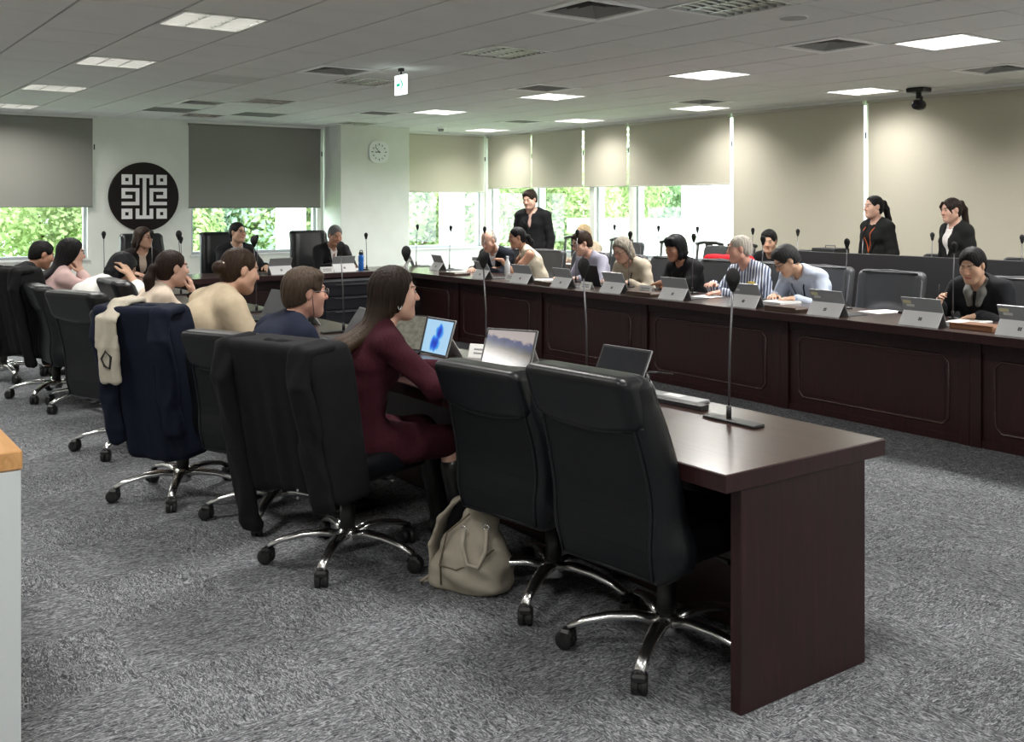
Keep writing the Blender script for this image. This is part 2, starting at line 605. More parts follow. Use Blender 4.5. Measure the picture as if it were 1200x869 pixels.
def glass_material():
    m = bpy.data.materials.new('window_glass')
    m.use_nodes = True
    nt = m.node_tree
    nt.nodes.remove(nt.nodes['Principled BSDF'])
    out = nt.nodes['Material Output']
    tr = _n(nt, 'ShaderNodeBsdfTransparent'); tr.inputs[0].default_value = (0.93, 0.97, 0.96, 1)
    gl = _n(nt, 'ShaderNodeBsdfGlossy'); gl.inputs['Roughness'].default_value = 0.02
    mx = _n(nt, 'ShaderNodeMixShader')
    mx.inputs[0].default_value = 0.05; nt.links.new(tr.outputs[0], mx.inputs[1]); nt.links.new(gl.outputs[0], mx.inputs[2])
    nt.links.new(mx.outputs[0], out.inputs[0])
    return m
M_GLASS = glass_material()
def window(idx, axis, a, b, z0, z1, mull=None):
    """axis 'x': opening runs along X in the far wall; 'y': along Y in the right wall"""
    root = empty('window_%d' % idx)
    tag(root, kind='structure')
    def bx(mb, u0, u1, v0, v1, d0, d1):
        if axis == 'x': mb.box((u0, Y1 + d0, v0), (u1, Y1 + d1, v1))
        else: mb.box((X1 + d0, u0, v0), (X1 + d1, u1, v1))
    f = MB(); t = .045
    bx(f, a, b, z0, z0 + t, .06, .14); bx(f, a, b, z1 - t, z1, .06, .14)
    bx(f, a, a + t, z0 + t, z1 - t, .06, .14); bx(f, b - t, b, z0 + t, z1 - t, .06, .14)
    f.build('window_frame', M_FRAME, root)
    for mu in (mull or []):
        g = MB(); bx(g, mu - .03, mu + .03, z0 + t, z1 - t, .05, .145); g.build('mullion', M_FRAME, root)
    g = MB(); bx(g, a + t, b - t, z0 + t, z1 - t, .098, .104); g.build('pane', M_GLASS, root)
    s = MB(); bx(s, a - .02, b + .02, z0 - .03, z0, -.03, .06); s.build('sill', M_WHITE, root)
    return root
n = 1
for (a, b) in WIN_FAR:
    window(n, 'x', a, b, SILL, HC - .03); n += 1
for (a, b) in WIN_R:
    window(n, 'y', a, b, SILL_R, HC - .03); n += 1

# ------------------------------------------------------------------ roller blinds
def blind_material(name, col, trans):
    m = bpy.data.materials.new(name)
    m.use_nodes = True
    nt = m.node_tree
    nt.nodes.remove(nt.nodes['Principled BSDF'])
    out = nt.nodes['Material Output']
    tc = _n(nt, 'ShaderNodeTexCoord')
    nz = _n(nt, 'ShaderNodeTexNoise'); nz.inputs['Scale'].default_value = 350
    nt.links.new(tc.outputs['Object'], nz.inputs['Vector'])
    cr = _n(nt, 'ShaderNodeValToRGB')
    cr.color_ramp.elements[0].position = 0.3; cr.color_ramp.elements[1].position = 0.7
    cr.color_ramp.elements[0].color = (*[c * .93 for c in col], 1)
    cr.color_ramp.elements[1].color = (*[min(1, c * 1.06) for c in col], 1)
    nt.links.new(nz.outputs['Fac'], cr.inputs[0])
    df = _n(nt, 'ShaderNodeBsdfDiffuse'); tl = _n(nt, 'ShaderNodeBsdfTranslucent')
    nt.links.new(cr.outputs[0], df.inputs[0]); nt.links.new(cr.outputs[0], tl.inputs[0])
    mx = _n(nt, 'ShaderNodeMixShader'); mx.inputs[0].default_value = trans
    nt.links.new(df.outputs[0], mx.inputs[1]); nt.links.new(tl.outputs[0], mx.inputs[2])
    nt.links.new(mx.outputs[0], out.inputs[0])
    return m
M_BL_GREY = blind_material('grey_blind_fabric', (0.30, 0.295, 0.27), 0.02)
M_BL_BEIGE = blind_material('beige_blind_fabric', (0.60, 0.565, 0.47), 0.10)
M_BAR_B = mat('blind_bar_beige', (0.55, 0.53, 0.46), 0.5)
M_BAR_G = mat('blind_bar_grey', (0.25, 0.25, 0.23), 0.5)
M_BLACK = mat('black_plastic', (0.014, 0.014, 0.015), 0.42)
def blind(axis, a, b, z, fab, bar, label, chain=True, group=None):
    root = empty('roller_blind', ((a + b) / 2, Y1 - .05, z) if axis == 'x' else (X1 - .05, (a + b) / 2, z), 0, label, 'blind', group)
    hw = (b - a) / 2
    if axis == 'y': root.rotation_euler.z = PI / 2
    f = MB(); top = HC - .02 - z
    nseg = 8
    f.box((-hw, -.002, 0), (hw, .002, top)); f.build('fabric', fab, root)
    MB().tube([(-hw, 0, 0), (hw, 0, 0)], .011, 10).build('bottom_bar', bar, root)
    MB().tube([(-hw, .018, top - .03), (hw, .018, top - .03)], .022, 12).build('roller', bar, root)
    if chain:
        s = -hw - .018 if axis == 'y' else hw + .02
        c = MB().tube([(s, -.01, top - .02), (s, -.01, top - 1.3)], .0035, 6).build('pull_chain', M_WHITE, root)
        MB().box((s - .008, -.02, top - .48), (s + .008, 0, top - .40), bev=.003).build('chain_weight', M_BLACK, root)
    return root
blind('x', 0.4, 3.80, 1.55, M_BL_GREY, M_BAR_G, 'grey roller blind half lowered over the window left of the round emblem')
blind('x', 5.24, 7.50, 1.53, M_BL_GREY, M_BAR_G, 'grey roller blind half lowered between the round emblem and the clock column')
blind('x', 9.02, 10.88, 1.81, M_BL_BEIGE, M_BAR_B, 'beige roller blind on the short window beyond the clock column')
RB = [(14.49, 15.84, 1.88, 'beige half-lowered roller blind on the window wall, first from the room corner'),
      (13.06, 14.45, 1.88, 'beige half-lowered roller blind on the window wall, second from the room corner'),
      (11.95, 13.00, 1.875, 'narrow beige half-lowered roller blind on the window wall, third from the room corner'),
      (9.80, 11.88, 1.87, 'wide beige half-lowered roller blind above the view of the white building'),
      (7.62, 9.73, 0.66, 'beige roller blind lowered fully, between the white building view and the standing women'),
      (5.50, 7.55, 0.66, 'beige roller blind lowered fully behind the two standing women'),
      (3.40, 5.44, 0.66, 'beige roller blind lowered fully beyond the standing women'),
      (1.30, 3.34, 0.66, 'beige roller blind lowered fully near the back of the room'),
      (-.80, 1.24, 0.66, 'beige roller blind lowered fully at the very back of the room')]
for (a, b, z, lab) in RB:
    blind('y', a, b, z, M_BL_BEIGE, M_BAR_B, lab)

tag(MB().box((X1 - .085, Y0, HC - .035), (X1 - .075, Y1 - .075, HC + .02)).build('trim_2', M_WHITE), kind='structure')
for k_, (a_, b_) in enumerate(((X0, 3.86), (5.2, 7.55), (8.88, X1 - .075))):
    tag(MB().box((a_, Y1 - .085, HC - .035), (b_, Y1 - .075, HC + .02)).build('trim_%d' % (k_ + 3), M_WHITE), kind='structure')

# ------------------------------------------------------------------ ceiling grid
PX, PY = 0.641, 0.645
GX, GY = 2.2, 4.25
def cell(i, j): return GX + PX * i, GY + PY * j
LIGHTS = {}          # (i, j) -> lit power factor
for ci, on in ((-4, 0.45), (0, 0.45), (4, 0.0), (8, 1.0), (12, 1.0)):
    for cj in (-8, -4, 0, 4, 8, 12, 16):
        LIGHTS[(ci, cj)] = on
LIGHTS[(8, 16)] = 0.0
DIFF = [(i, j) for i in (3, 7, 11) for j in (1, 7, 13)]
PANEL = [(5, 15), (3, 15), (2, 9)]
used = set(LIGHTS) | set(DIFF) | set(PANEL)
ceil = MB().box((X0 - .2, Y0 - .2, HC + .13), (X1 + .2, Y1 + .2, HC + .2)).build('ceiling', M_PLENUM)
tag(ceil, kind='structure')
def px_of(x, y, z):
    d = math.sin(YAW) * x + math.cos(YAW) * y
    if d < 0.3: return None
    r = math.cos(YAW) * x - math.sin(YAW) * y
    return 600 + 1187 * r / d, 238 + 1187 * (EYE - z) / d, d
tiles = []
for i in range(-8, 14):
    for j in range(-11, 19):
        x, y = cell(i, j)
        if (i, j) in used: continue
        if x + PX < X0 or x > X1 - .01 or y + PY < Y0 or y > Y1 - .01: continue
        c = px_of(x + PX / 2, y + PY / 2, HC)
        sc = 0
        if c and -60 < c[0] < 1260 and c[1] > -45: sc = 1 / c[2]
        tiles.append((sc, i, j))
tiles.sort(reverse=True)
def tile_box(mb, x, y, x2, y2):
    mb.box((x + .009, y + .0036, HC), (x2 - .009, y2 - .0036, HC + .016), bev=0)
tm = MB(); tile_box(tm, 0, 0, PX, PY)
tile_me = tm.mesh('ceiling_tile', M_TILE)
rest = MB(); cnt = 0
for sc, i, j in tiles:
    x, y = cell(i, j)
    whole = x >= X0 and y >= Y0 and x + PX <= X1 and y + PY <= Y1
    if cnt < 300 and sc > 0:
        if whole:
            link('ceiling_tile', tile_me, ceil, (x, y, random.uniform(0, .0015)))
        else:
            q = MB(); tile_box(q, max(x, X0), max(y, Y0), min(x + PX, X1), min(y + PY, Y1)); q.build('ceiling_tile', M_TILE, ceil)
        cnt += 1
    else:
        tile_box(rest, max(x, X0), max(y, Y0), min(x + PX, X1), min(y + PY, Y1))
tag(rest.build('ceiling_tiles', M_TILE, ceil), kind='stuff')
# shadow lines between tile rows: gaps over a board coloured dark for shade
tag(MB().box((X0, Y0, HC + .02), (X1, Y1, HC + .024)).build('tile_backing', M_PLENUM, ceil), kind='stuff') if False else None

# ------------------------------------------------------------------ ceiling lamps
M_LOUV = mat('white_louvre', (0.82, 0.82, 0.80), 0.30, metal=0.0)
M_LOUV_D = mat('mirror_louvre', (0.36, 0.36, 0.35), 0.25, metal=0.8)
M_HOUSE = mat('lamp_housing', (0.75, 0.75, 0.73), 0.5)
M_HOUSE_D = mat('lamp_housing_unlit_shade', (0.05, 0.05, 0.05), 0.5)  # near-black stands in for the shade inside an unlit lamp
M_TUBE_OFF = mat('unlit_tube', (0.35, 0.35, 0.34), 0.3)
M_TUBE_ON = mat('lit_tube', (0.9, 0.9, 0.9), 0.3, emit=(1, 0.98, 0.93), estr=9.0)
M_TUBE_DIM = mat('dim_tube', (0.9, 0.9, 0.9), 0.3, emit=(1, 0.98, 0.93), estr=6)
def lamp_meshes(housing, louv, tube):
    g = .012
    fr = MB()
    for (a, b) in (((g, g), (PX - g, g + .022)), ((g, PY - g - .022), (PX - g, PY - g)), ((g, g), (g + .022, PY - g)), ((PX - g - .022, g), (PX - g, PY - g))):
        fr.box((a[0], a[1], HC - .004), (b[0], b[1], HC + .02))
    hs = MB()
    hs.box((.02, .02, HC + .105), (PX - .02, PY - .02, HC + .115))
    hs.box((.02, .02, HC + .01), (.026, PY - .02, HC + .11)); hs.box((PX - .026, .02, HC + .01), (PX - .02, PY - .02, HC + .11))
    hs.box((.02, .02, HC + .01), (PX - .02, .026, HC + .11)); hs.box((.02, PY - .026, HC + .01), (PX - .02, PY - .02, HC + .11))
    lv = []
    for k in range(1, 3):            # long blades along Y (V-shaped)
        x = .03 + (PX - .06) * k / 3
        lv.append(MB().prism([(x - .004, HC + .002), (x + .004, HC + .002), (x + .022, HC + .05), (x - .022, HC + .05)], .034, PY - .034,
                             M=Matrix(((1, 0, 0, 0), (0, 0, 1, 0), (0, 1, 0, 0), (0, 0, 0, 1)))).mesh('louvre_blade', louv))
    for k in range(1, 8):
        y = .03 + (PY - .06) * k / 8
        lv.append(MB().prism([(y - .003, HC + .003), (y + .003, HC + .003), (y + .012, HC + .046), (y - .012, HC + .046)], .034, PX - .034,
                             M=Matrix(((0, 0, 1, 0), (1, 0, 0, 0), (0, 1, 0, 0), (0, 0, 0, 1)))).mesh('louvre_blade', louv))
    tb = []
    for k in range(3):
        x = .03 + (PX - .06) * (k + .5) / 3
        tb.append(MB().tube([(x, .05, HC + .075), (x, PY - .05, HC + .075)], .013, 8).mesh('tube', tube))
    return fr.mesh('frame', M_WHITE), hs.mesh('housing', housing), lv, tb
LM = {1.0: lamp_meshes(M_HOUSE, M_LOUV, M_TUBE_ON), 0.45: lamp_meshes(M_HOUSE, M_LOUV, M_TUBE_DIM), 0.0: lamp_meshes(M_HOUSE_D, M_LOUV_D, M_TUBE_OFF)}
GLOW_PANEL = MB().box((.028, .028, HC + .052), (PX - .028, PY - .028, HC + .056)).mesh('diffuser', mat('added_glow_panel', (.9, .9, .9), .4, emit=(1, .985, .95), estr=7.0))  # glowing panel added above the louvres so lit lamps look solid white
LLAB = {1.0: 'bright white louvred ceiling lamp at the back of the room', 0.45: 'softly lit louvred ceiling lamp at the back of the room', 0.0: 'unlit mirror-louvred ceiling lamp at the back of the room'}
LGRP = {1.0: 'bright ceiling lamps', 0.45: 'softly lit ceiling lamps', 0.0: 'unlit ceiling lamps'}
LAMP_LABEL = {
    (8, 0): 'bright louvred ceiling lamp beside an air diffuser, nearest the ceiling camera side of the room middle', (8, 4): 'bright louvred ceiling lamp above the person in the black tee shirt', (8, 8): 'bright louvred ceiling lamp above the leaning woman in cream',
    (8, 12): 'bright louvred ceiling lamp above the far corner of the desks', (12, 4): 'bright louvred ceiling lamp next to the ceiling camera', (12, 8): 'bright louvred ceiling lamp by the wide half-lowered blind',
    (12, 12): 'bright louvred ceiling lamp by the narrow half-lowered blind', (12, 16): 'bright louvred ceiling lamp at the corner of the window walls',
    (4, 0): 'unlit mirror-louvred ceiling lamp beside the round speaker cover', (4, 4): 'unlit mirror-louvred ceiling lamp above the open middle of the desks', (4, 8): 'unlit mirror-louvred ceiling lamp beside the exit sign',
    (4, 12): 'unlit mirror-louvred ceiling lamp above the suited man with glasses', (4, 16): 'unlit mirror-louvred ceiling lamp by the wall beside the round emblem', (8, 16): 'unlit mirror-louvred ceiling lamp in front of the clock column',
    (0, 4): 'softly lit white-louvred ceiling lamp above the ponytailed woman in cream', (0, 8): 'softly lit white-louvred ceiling lamp above the person in black', (0, 12): 'softly lit white-louvred ceiling lamp by the blind left of the emblem', (0, 16): 'softly lit white-louvred ceiling lamp at the wall left of the emblem'}
LAMP_LABEL[(8, 0)] = 'bright louvred ceiling lamp above the woman in the black jacket'
for (i, j), on in LIGHTS.items():
    x, y = cell(i, j)
    if x + PX > X1 or y + PY > Y1 or x < X0 or y < Y0: continue
    root = empty('ceiling_lamp', (x, y, 0), 0, LAMP_LABEL.get((i, j), LLAB[on]), 'lamp', LGRP[on])
    fr, hs, lv, tb = LM[on]
    link('frame', fr, root); link('housing', hs, root)
    for m_ in lv: link('louvre_blade', m_, root)
    for m_ in tb: link('tube', m_, root)
    if on == 1.0: link('diffuser', GLOW_PANEL, root)
    if on > 0:
        l = bpy.data.lights.new('lamp_light', 'AREA')
        l.shape = 'RECTANGLE'; l.size = PX - .08; l.size_y = PY - .08
        l.energy = LAMP_W * on * (.55 if i == 12 else 1)
        l.spread = rad(158)
        if i == 12: l.spread = rad(135); l.energy *= .5
        l.color = (1.0, 0.975, 0.93)
        lo = bpy.data.objects.new('lamp_light', l)
        C.objects.link(lo); lo.parent = root
        lo.location = (PX / 2, PY / 2, HC - .006)

# ------------------------------------------------------------------ air diffusers, grey grilles, other ceiling fittings
M_DIFF_F = mat('diffuser_frame', (0.95, 0.95, 0.94), 0.5)
M_DIFF_S = mat('diffuser_slat', (0.28, 0.28, 0.27), 0.5)
M_DARK = mat('dark_opening', (0.02, 0.02, 0.02), 0.8)
def ring(mb, x0, y0, x1, y1, z0, x0b, y0b, x1b, y1b, z1):
    a = [(x0, y0, z0), (x1, y0, z0), (x1, y1, z0), (x0, y1, z0)]
    b = [(x0b, y0b, z1), (x1b, y0b, z1), (x1b, y1b, z1), (x0b, y1b, z1)]
    for k in range(4):
        mb.quad([a[k], a[(k + 1) % 4], b[(k + 1) % 4], b[k]])
def diffuser_parts(root):
    f = MB(); g = .008; t = .075
    f.box((g, g, HC - .006), (PX - g, t, HC + .015)); f.box((g, PY - t, HC - .006), (PX - g, PY - g, HC + .015))
    f.box((g, t, HC - .006), (t, PY - t, HC + .015)); f.box((PX - t, t, HC - .006), (PX - g, PY - t, HC + .015))
    f.build('frame', M_DIFF_F, root)
    MB().box((t - .01, t - .01, HC + .075), (PX - t + .01, PY - t + .01, HC + .08)).build('throat', M_DARK, root)
    for k in range(4):
        a = t + .012 + k * .055; s = MB()
        ring(s, a, a, PX - a, PY - a, HC + .002 + .004 * k, a + .045, a + .045, PX - a - .045, PY - a - .045, HC + .05 + .004 * k)
        ring(s, a, a, PX - a, PY - a, HC + .005 + .004 * k, a + .043, a + .043, PX - a - .043, PY - a - .043, HC + .053 + .004 * k)
        s.build('slat', M_DIFF_S, root)
p = None
DIFF_AT = {(3, 1): 'beside the unlit lamp near the speaker cover', (7, 1): 'beside the bright lamp over the woman in black', (11, 1): 'by the blinds beyond the ceiling camera', (3, 7): 'beside the exit sign', (7, 7): 'by the bright lamp over the leaning woman',
           (11, 7): 'by the bright lamp at the wide blind', (3, 13): 'toward the round emblem', (7, 13): 'toward the clock column', (11, 13): 'by the bright lamp at the narrow blind'}
for (i, j) in DIFF:
    x, y = cell(i, j)
    lab = 'square air diffuser in the ceiling ' + DIFF_AT[(i, j)]
    if p is None:
        p = empty('air_diffuser', (x, y, 0), 0, lab, 'vent', 'ceiling air diffusers'); diffuser_parts(p)
    else:
        q = copy_tree(p); q.location = (x, y, 0); q['label'] = lab
M_GRILLE = mat('grey_grille', (0.22, 0.22, 0.21), 0.6)
for (i, j), lab in zip(PANEL, ('dark grey return grille in the ceiling toward the grey blind by the clock column', 'grey return grille in the ceiling above the round emblem', 'pale grey flush access panel in the ceiling between lamps')):
    x, y = cell(i, j)
    root = empty('ceiling_grille', (x, y, 0), 0, lab, 'vent', None)
    f = MB(); g = .01
    f.box((g, g, HC), (PX - g, .04, HC + .015)); f.box((g, PY - .04, HC), (PX - g, PY - g, HC + .015)); f.box((g, .04, HC), (.04, PY - .04, HC + .015)); f.box((PX - .04, .04, HC), (PX - g, PY - .04, HC + .015))
    gm = M_GRILLE if lab[0] != 'p' else mat('pale_grille', (0.70, 0.70, 0.67), 0.7)
    f.build('frame', gm, root)
    for k in range(14):
        yy = .045 + k * (PY - .09) / 14
        MB().box((.04, yy, HC + .002), (PX - .04, yy + .026, HC + .012), M=None).build('slat', gm, root)
# loudspeaker grille
sp = empty('ceiling_speaker', (5.74, 4.58, HC), 0, 'round flat loudspeaker cover in the ceiling beside an unlit lamp', 'speaker')
MB().lathe([(.105, 0), (.105, -.006), (.095, -.010)], 32).build('rim', M_DIFF_F, sp)
MB().lathe([(.094, -.004), (.094, -.011)], 32).build('mesh_cover', mat('speaker_mesh', (0.42, 0.42, 0.41), 0.7, bump=.4, bscale=400), sp)
# smoke detector
sd = empty('smoke_detector', (9.18, 14.76, HC), 0, 'small grey round detector hanging from the ceiling near the corner windows', 'detector')
MB().lathe([(.075, 0), (.075, -.02), (.06, -.03)], 24).build('base', M_DIFF_F, sd)
MB().lathe([(.05, -.03), (.05, -.06), (.035, -.075)], 24).build('sensor', mat('detector_grey', (.25, .25, .25), .5), sd)
# exit sign with a green arrow
ex = empty('exit_sign', (4.86, 8.54, HC), 0, 'small lit exit sign with a green arrow, hanging from the ceiling', 'sign')
MB().box((-.02, -.03, -.03), (.02, .03, .0), bev=.004).build('mount', M_BLACK, ex)
MB().tube([(0, 0, -.03), (0, 0, -.07)], .008, 8).build('stem', M_BLACK, ex)
MB().box((-.014, -.105, -.255), (.014, .105, -.065), bev=.005).build('sign_box', mat('exit_white', (.9, .95, .93), .4, emit=(.86, 1, .95), estr=1.6), ex)
M_GREEN = mat('exit_green', (0.0, 0.30, 0.16), .4, emit=(0.02, .42, .25), estr=0.9)
for s in (-1, 1):
    a = MB()
    def P(u, v): return (s * .0150, -u * 1.0, v)
    def slab(poly):
        lo = [a.bm.verts.new(Vector((s * .0143, -u, v))) for u, v in poly]
        hi = [a.bm.verts.new(Vector((s * .0155, -u, v))) for u, v in poly]
        a.bm.faces.new(lo); a.bm.faces.new(hi)
        for q in range(len(poly)): a.bm.faces.new((lo[q], lo[(q + 1) % len(poly)], hi[(q + 1) % len(poly)], hi[q]))
    slab([(-.065, -.145), (.005, -.145), (.005, -.175), (-.065, -.175)])
    slab([(.0, -.105), (.018, -.105), (.072, -.16), (.018, -.215), (.0, -.215), (.045, -.16)])
    a.build('arrow', M_GREEN, ex)
# dome camera at the window wall
cm = empty('ceiling_camera', (10.42, 6.57, HC), 0, 'black swivel camera hanging from the ceiling above the lowered blinds', 'camera')
MB().box((-.09, -.11, -.05), (.09, .11, 0), bev=.012).build('mount', M_BLACK, cm)
MB().tube([(0, 0, -.05), (0, 0, -.12)], .03, 12).build('neck', M_BLACK, cm)
MB().box((-.05, -.075, -.23), (-.03, -.04, -.10), bev=.006).build('bracket', M_BLACK, cm)
b_ = MB().lathe([(.02, -.07), (.055, -.06), (.06, 0), (.055, .06), (.02, .07)], 20, M=Tm(0, 0, -.19) @ Rm(PI / 2, 'Y')).build('camera_body', M_BLACK, cm)
MB().lathe([(.03, .065), (.034, .085), (.02, .086)], 16, M=Tm(0, 0, -.19) @ Rm(-PI / 2, 'Y')).build('lens', mat('lens_glass', (.01, .01, .02), .08), b_)

# ------------------------------------------------------------------ emblem and clock
em = empty('round_emblem', (4.56, Y1 - .004, 1.70), 0, 'large round black emblem with an angular white symbol on the wall', 'emblem')
MX = Matrix(((1, 0, 0, 0), (0, 0, -1, 0), (0, 1, 0, 0), (0, 0, 0, 1)))    # xy-plane stood up, z toward the room
MB().lathe([(.53, 0.0), (.53, .028), (.522, .034)], 72, M=MX).build('disc', mat('emblem_black', (.012, .008, .008), .3, spec=.25), em)
G = []
for (u, v) in ((0, 0), (10, 0), (0, 10), (10, 10)):
    G += [[(u, v, 3, 1), (u, v + 2, 3, 1), (u, v + 1, 1, 1), (u + 2, v + 1, 1, 1)]]
G += [[(4, 0, 5, 1), (4, 1, 1, 2), (8, 1, 1, 2), (6, 1, 1, 11), (4, 12, 5, 1), (4, 10, 1, 2), (8, 10, 1, 2)]]
G += [[(0, 4, 5, 1), (0, 5, 1, 2), (1, 6, 2, 1), (4, 5, 1, 3), (0, 8, 5, 1)]]
G += [[(8, 4, 5, 1), (12, 5, 1, 2), (10, 6, 2, 1), (8, 5, 1, 3), (8, 8, 5, 1)]]
M_EMW = mat('emblem_white', (.92, .90, .89), .45)
u_ = .68 / 13
for strokes in G:
    b = MB()
    for (u, v, ww, hh) in strokes:
        b.box(((u - 6.5) * u_, -.047, (6.5 - v - hh) * u_), ((u + ww - 6.5) * u_, -.033, (6.5 - v) * u_))
    b.build('symbol_stroke', M_EMW, em)
ck = empty('wall_clock', (8.26, 15.3, 2.47), 0, 'white round wall clock on the cream column', 'clock')
sq = []
for k in range(48):
    a = 2 * PI * k / 48
    n_ = 3.0
    rr = .185 / (abs(math.cos(a)) ** n_ + abs(math.sin(a)) ** n_) ** (1 / n_)
    sq.append((rr * math.cos(a), rr * math.sin(a)))
MB().prism(sq, 0, .035, M=MX).build('case', mat('clock_case', (.95, .95, .95), .3), ck)
MB().lathe([(.152, .0352), (.152, .0365)], 40, M=MX).build('dial', mat('clock_dial', (.93, .93, .93), .5), ck)
M_INK = mat('clock_ink', (.02, .02, .02), .5)
for k in range(12):
    a = 2 * PI * k / 12
    L_ = .034 if k % 3 == 0 else .024
    MB().box((-.007, .112, .0366), (.007, .112 + L_, .038), M=MX @ Rm(-a, 'Z')).build('hour_mark', M_INK, ck)
MB().box((-.007, -.02, .039), (.007, .075, .041), M=MX @ Rm(rad(-266), 'Z')).build('hour_hand', M_INK, ck)
MB().box((-.005, -.025, .042), (.005, .115, .044), M=MX @ Rm(rad(-318), 'Z')).build('minute_hand', M_INK, ck)
MB().lathe([(.012, .044), (.012, .047)], 16, M=MX).build('hub', M_INK, ck)
# ------------------------------------------------------------------ outside: trees, lawn, white building
tag(MB().box((-30, Y1 + .3, -4.2), (70, 90, -4.0)).build('ground_outside', mat('outside_lawn', (.16, .26, .07), .9, var=.3, vscale=.5)), kind='structure')
tag(MB().box((X1 + .3, -40, -4.2), (70, Y1 + .3, -4.0)).build('ground_side', MATS['outside_lawn']), kind='structure')
def leaf_mat(name, c):
    m = bpy.data.materials.new(name); m.use_nodes = True
    nt = m.node_tree; b = nt.nodes['Principled BSDF']
    g = _n(nt, 'ShaderNodeNewGeometry')
    cr = _n(nt, 'ShaderNodeValToRGB')
    cr.color_ramp.elements[0].color = (c[0] * .80, c[1] * .86, c[2] * .8, 1)
    cr.color_ramp.elements[1].color = (min(1, c[0] * 1.2), min(1, c[1] * 1.12), c[2] * 1.2, 1)
    nt.links.new(g.outputs['Random Per Island'], cr.inputs[0])
    nt.nodes.remove(b)
    df = _n(nt, 'ShaderNodeBsdfDiffuse'); tl = _n(nt, 'ShaderNodeBsdfTranslucent'); mx = _n(nt, 'ShaderNodeMixShader'); mx.inputs[0].default_value = .5
    nt.links.new(cr.outputs[0], df.inputs[0]); nt.links.new(cr.outputs[0], tl.inputs[0])
    nt.links.new(df.outputs[0], mx.inputs[1]); nt.links.new(tl.outputs[0], mx.inputs[2])
    nt.links.new(mx.outputs[0], nt.nodes['Material Output'].inputs[0])
    MATS[name] = m
    return m
LEAF = [leaf_mat('leaf_bright', (.52, .62, .33)), leaf_mat('leaf_mid', (.44, .56, .36)), leaf_mat('leaf_blue', (.44, .56, .48))]
M_BARK = mat('bark', (.13, .10, .07), .9, bump=.5, bscale=20)
def crown_mesh(seed, n, leaf, mm, R=2.2, H=3.2):
    rg = np.random.default_rng(seed)
    cl = rg.normal(size=(26, 3)); cl /= np.linalg.norm(cl, axis=1)[:, None]
    cl *= rg.uniform(.35, 1.0, (26, 1)); cl[:, 0] *= R; cl[:, 1] *= R; cl[:, 2] *= H * .7
    w = rg.integers(0, 26, n)
    d = rg.normal(size=(n, 3)); d /= np.linalg.norm(d, axis=1)[:, None]
    P = cl[w] + d * (rg.uniform(.6, 1.0, (n, 1)) ** .5) * .95
    nrm = d + rg.normal(size=(n, 3)) * .5 + np.array([0, 0, .5]); nrm /= np.linalg.norm(nrm, axis=1)[:, None]
    a = np.cross(nrm, rg.normal(size=(n, 3))); a /= np.linalg.norm(a, axis=1)[:, None]
    b = np.cross(nrm, a)
    s = leaf * rg.uniform(.6, 1.3, (n, 1))
    V = np.empty((n * 4, 3))
    V[0::4] = P - a * s; V[1::4] = P + b * s * .5; V[2::4] = P + a * s; V[3::4] = P - b * s * .5
    return np_mesh('foliage', V, np.arange(n * 4).reshape(n, 4), mm, smooth=False)
CROWNS = [crown_mesh(k, 17000, .085, LEAF[k]) for k in range(3)]
def trunk_mesh():
    t = MB().tube([(0, 0, 0), (.08, 0, 1.4), (0, .06, 2.8), (.05, 0, 4.6)], [.17, .14, .10, .04], 8)
    for a in range(5):
        an = a * 2.4
        t.tube([(0, 0, 2.2 + a * .3), (math.cos(an) * .8, math.sin(an) * .8, 3.1 + a * .3), (math.cos(an) * 1.4, math.sin(an) * 1.4, 4.0 + a * .3)], [.06, .04, .015], 6)
    return t.mesh('trunk', M_BARK)
TRUNK = trunk_mesh()
TL = ['bright green tree outside the far windows', 'mid green bushy tree outside the windows', 'bluish green tree outside the windows']
def tree(x, y, s, k, base=-4.0):
    r = empty('tree', (x, y, base), random.uniform(0, 6.28), TL[k], 'tree', ['bright trees outside', 'mid green trees outside', 'bluish trees outside'][k])
    r.scale = (s, s, s)
    link('trunk', TRUNK, r)
    link('foliage', CROWNS[k], r, (0, 0, 4.2))
def polar(az, d): return d * math.sin(rad(az)), d * math.cos(rad(az))
for (az, d, s_, k) in ((6, 34, 1.35, 0), (11.5, 37, 1.3, 0), (15.5, 33, 1.2, 0), (2, 40, 1.5, 1), (17.5, 41, 1.5, 1), (20, 35, 1.35, 2), (23.2, 38, 1.4, 2), (26.0, 34, 1.25, 0), (25, 43, 1.6, 2),
                      (29.5, 35, 1.25, 0), (33.0, 37, 1.3, 0), (31.5, 44, 1.6, 1), (36.5, 35, 1.2, 0), (35.5, 45, 1.5, 1), (40.0, 40, 1.25, 0), (43.0, 48, 1.5, 1), (46.0, 55, 1.55, 2), (49.0, 50, 1.4, 2)):
    x, y = polar(az, d)
    tree(x, y, s_, k)
# white concrete pillar of the facade, outside the corner
M_CONC = mat('white_render', (.82, .83, .82), .7, var=.04, vscale=2)
def post(x, y, w, lab):
    o = MB().box((-w / 2, -w / 2, 0), (w / 2, w / 2, 9), bev=.02).build('facade_pillar', M_CONC, loc=(x, y, -4))
    tag(o, lab, 'pillar')
post(8.03, 18.4, .45, 'white facade pillar outside the window behind the man in the dark suit')
post(12.03, 18.9, .42, 'white facade pillar outside the short corner window')
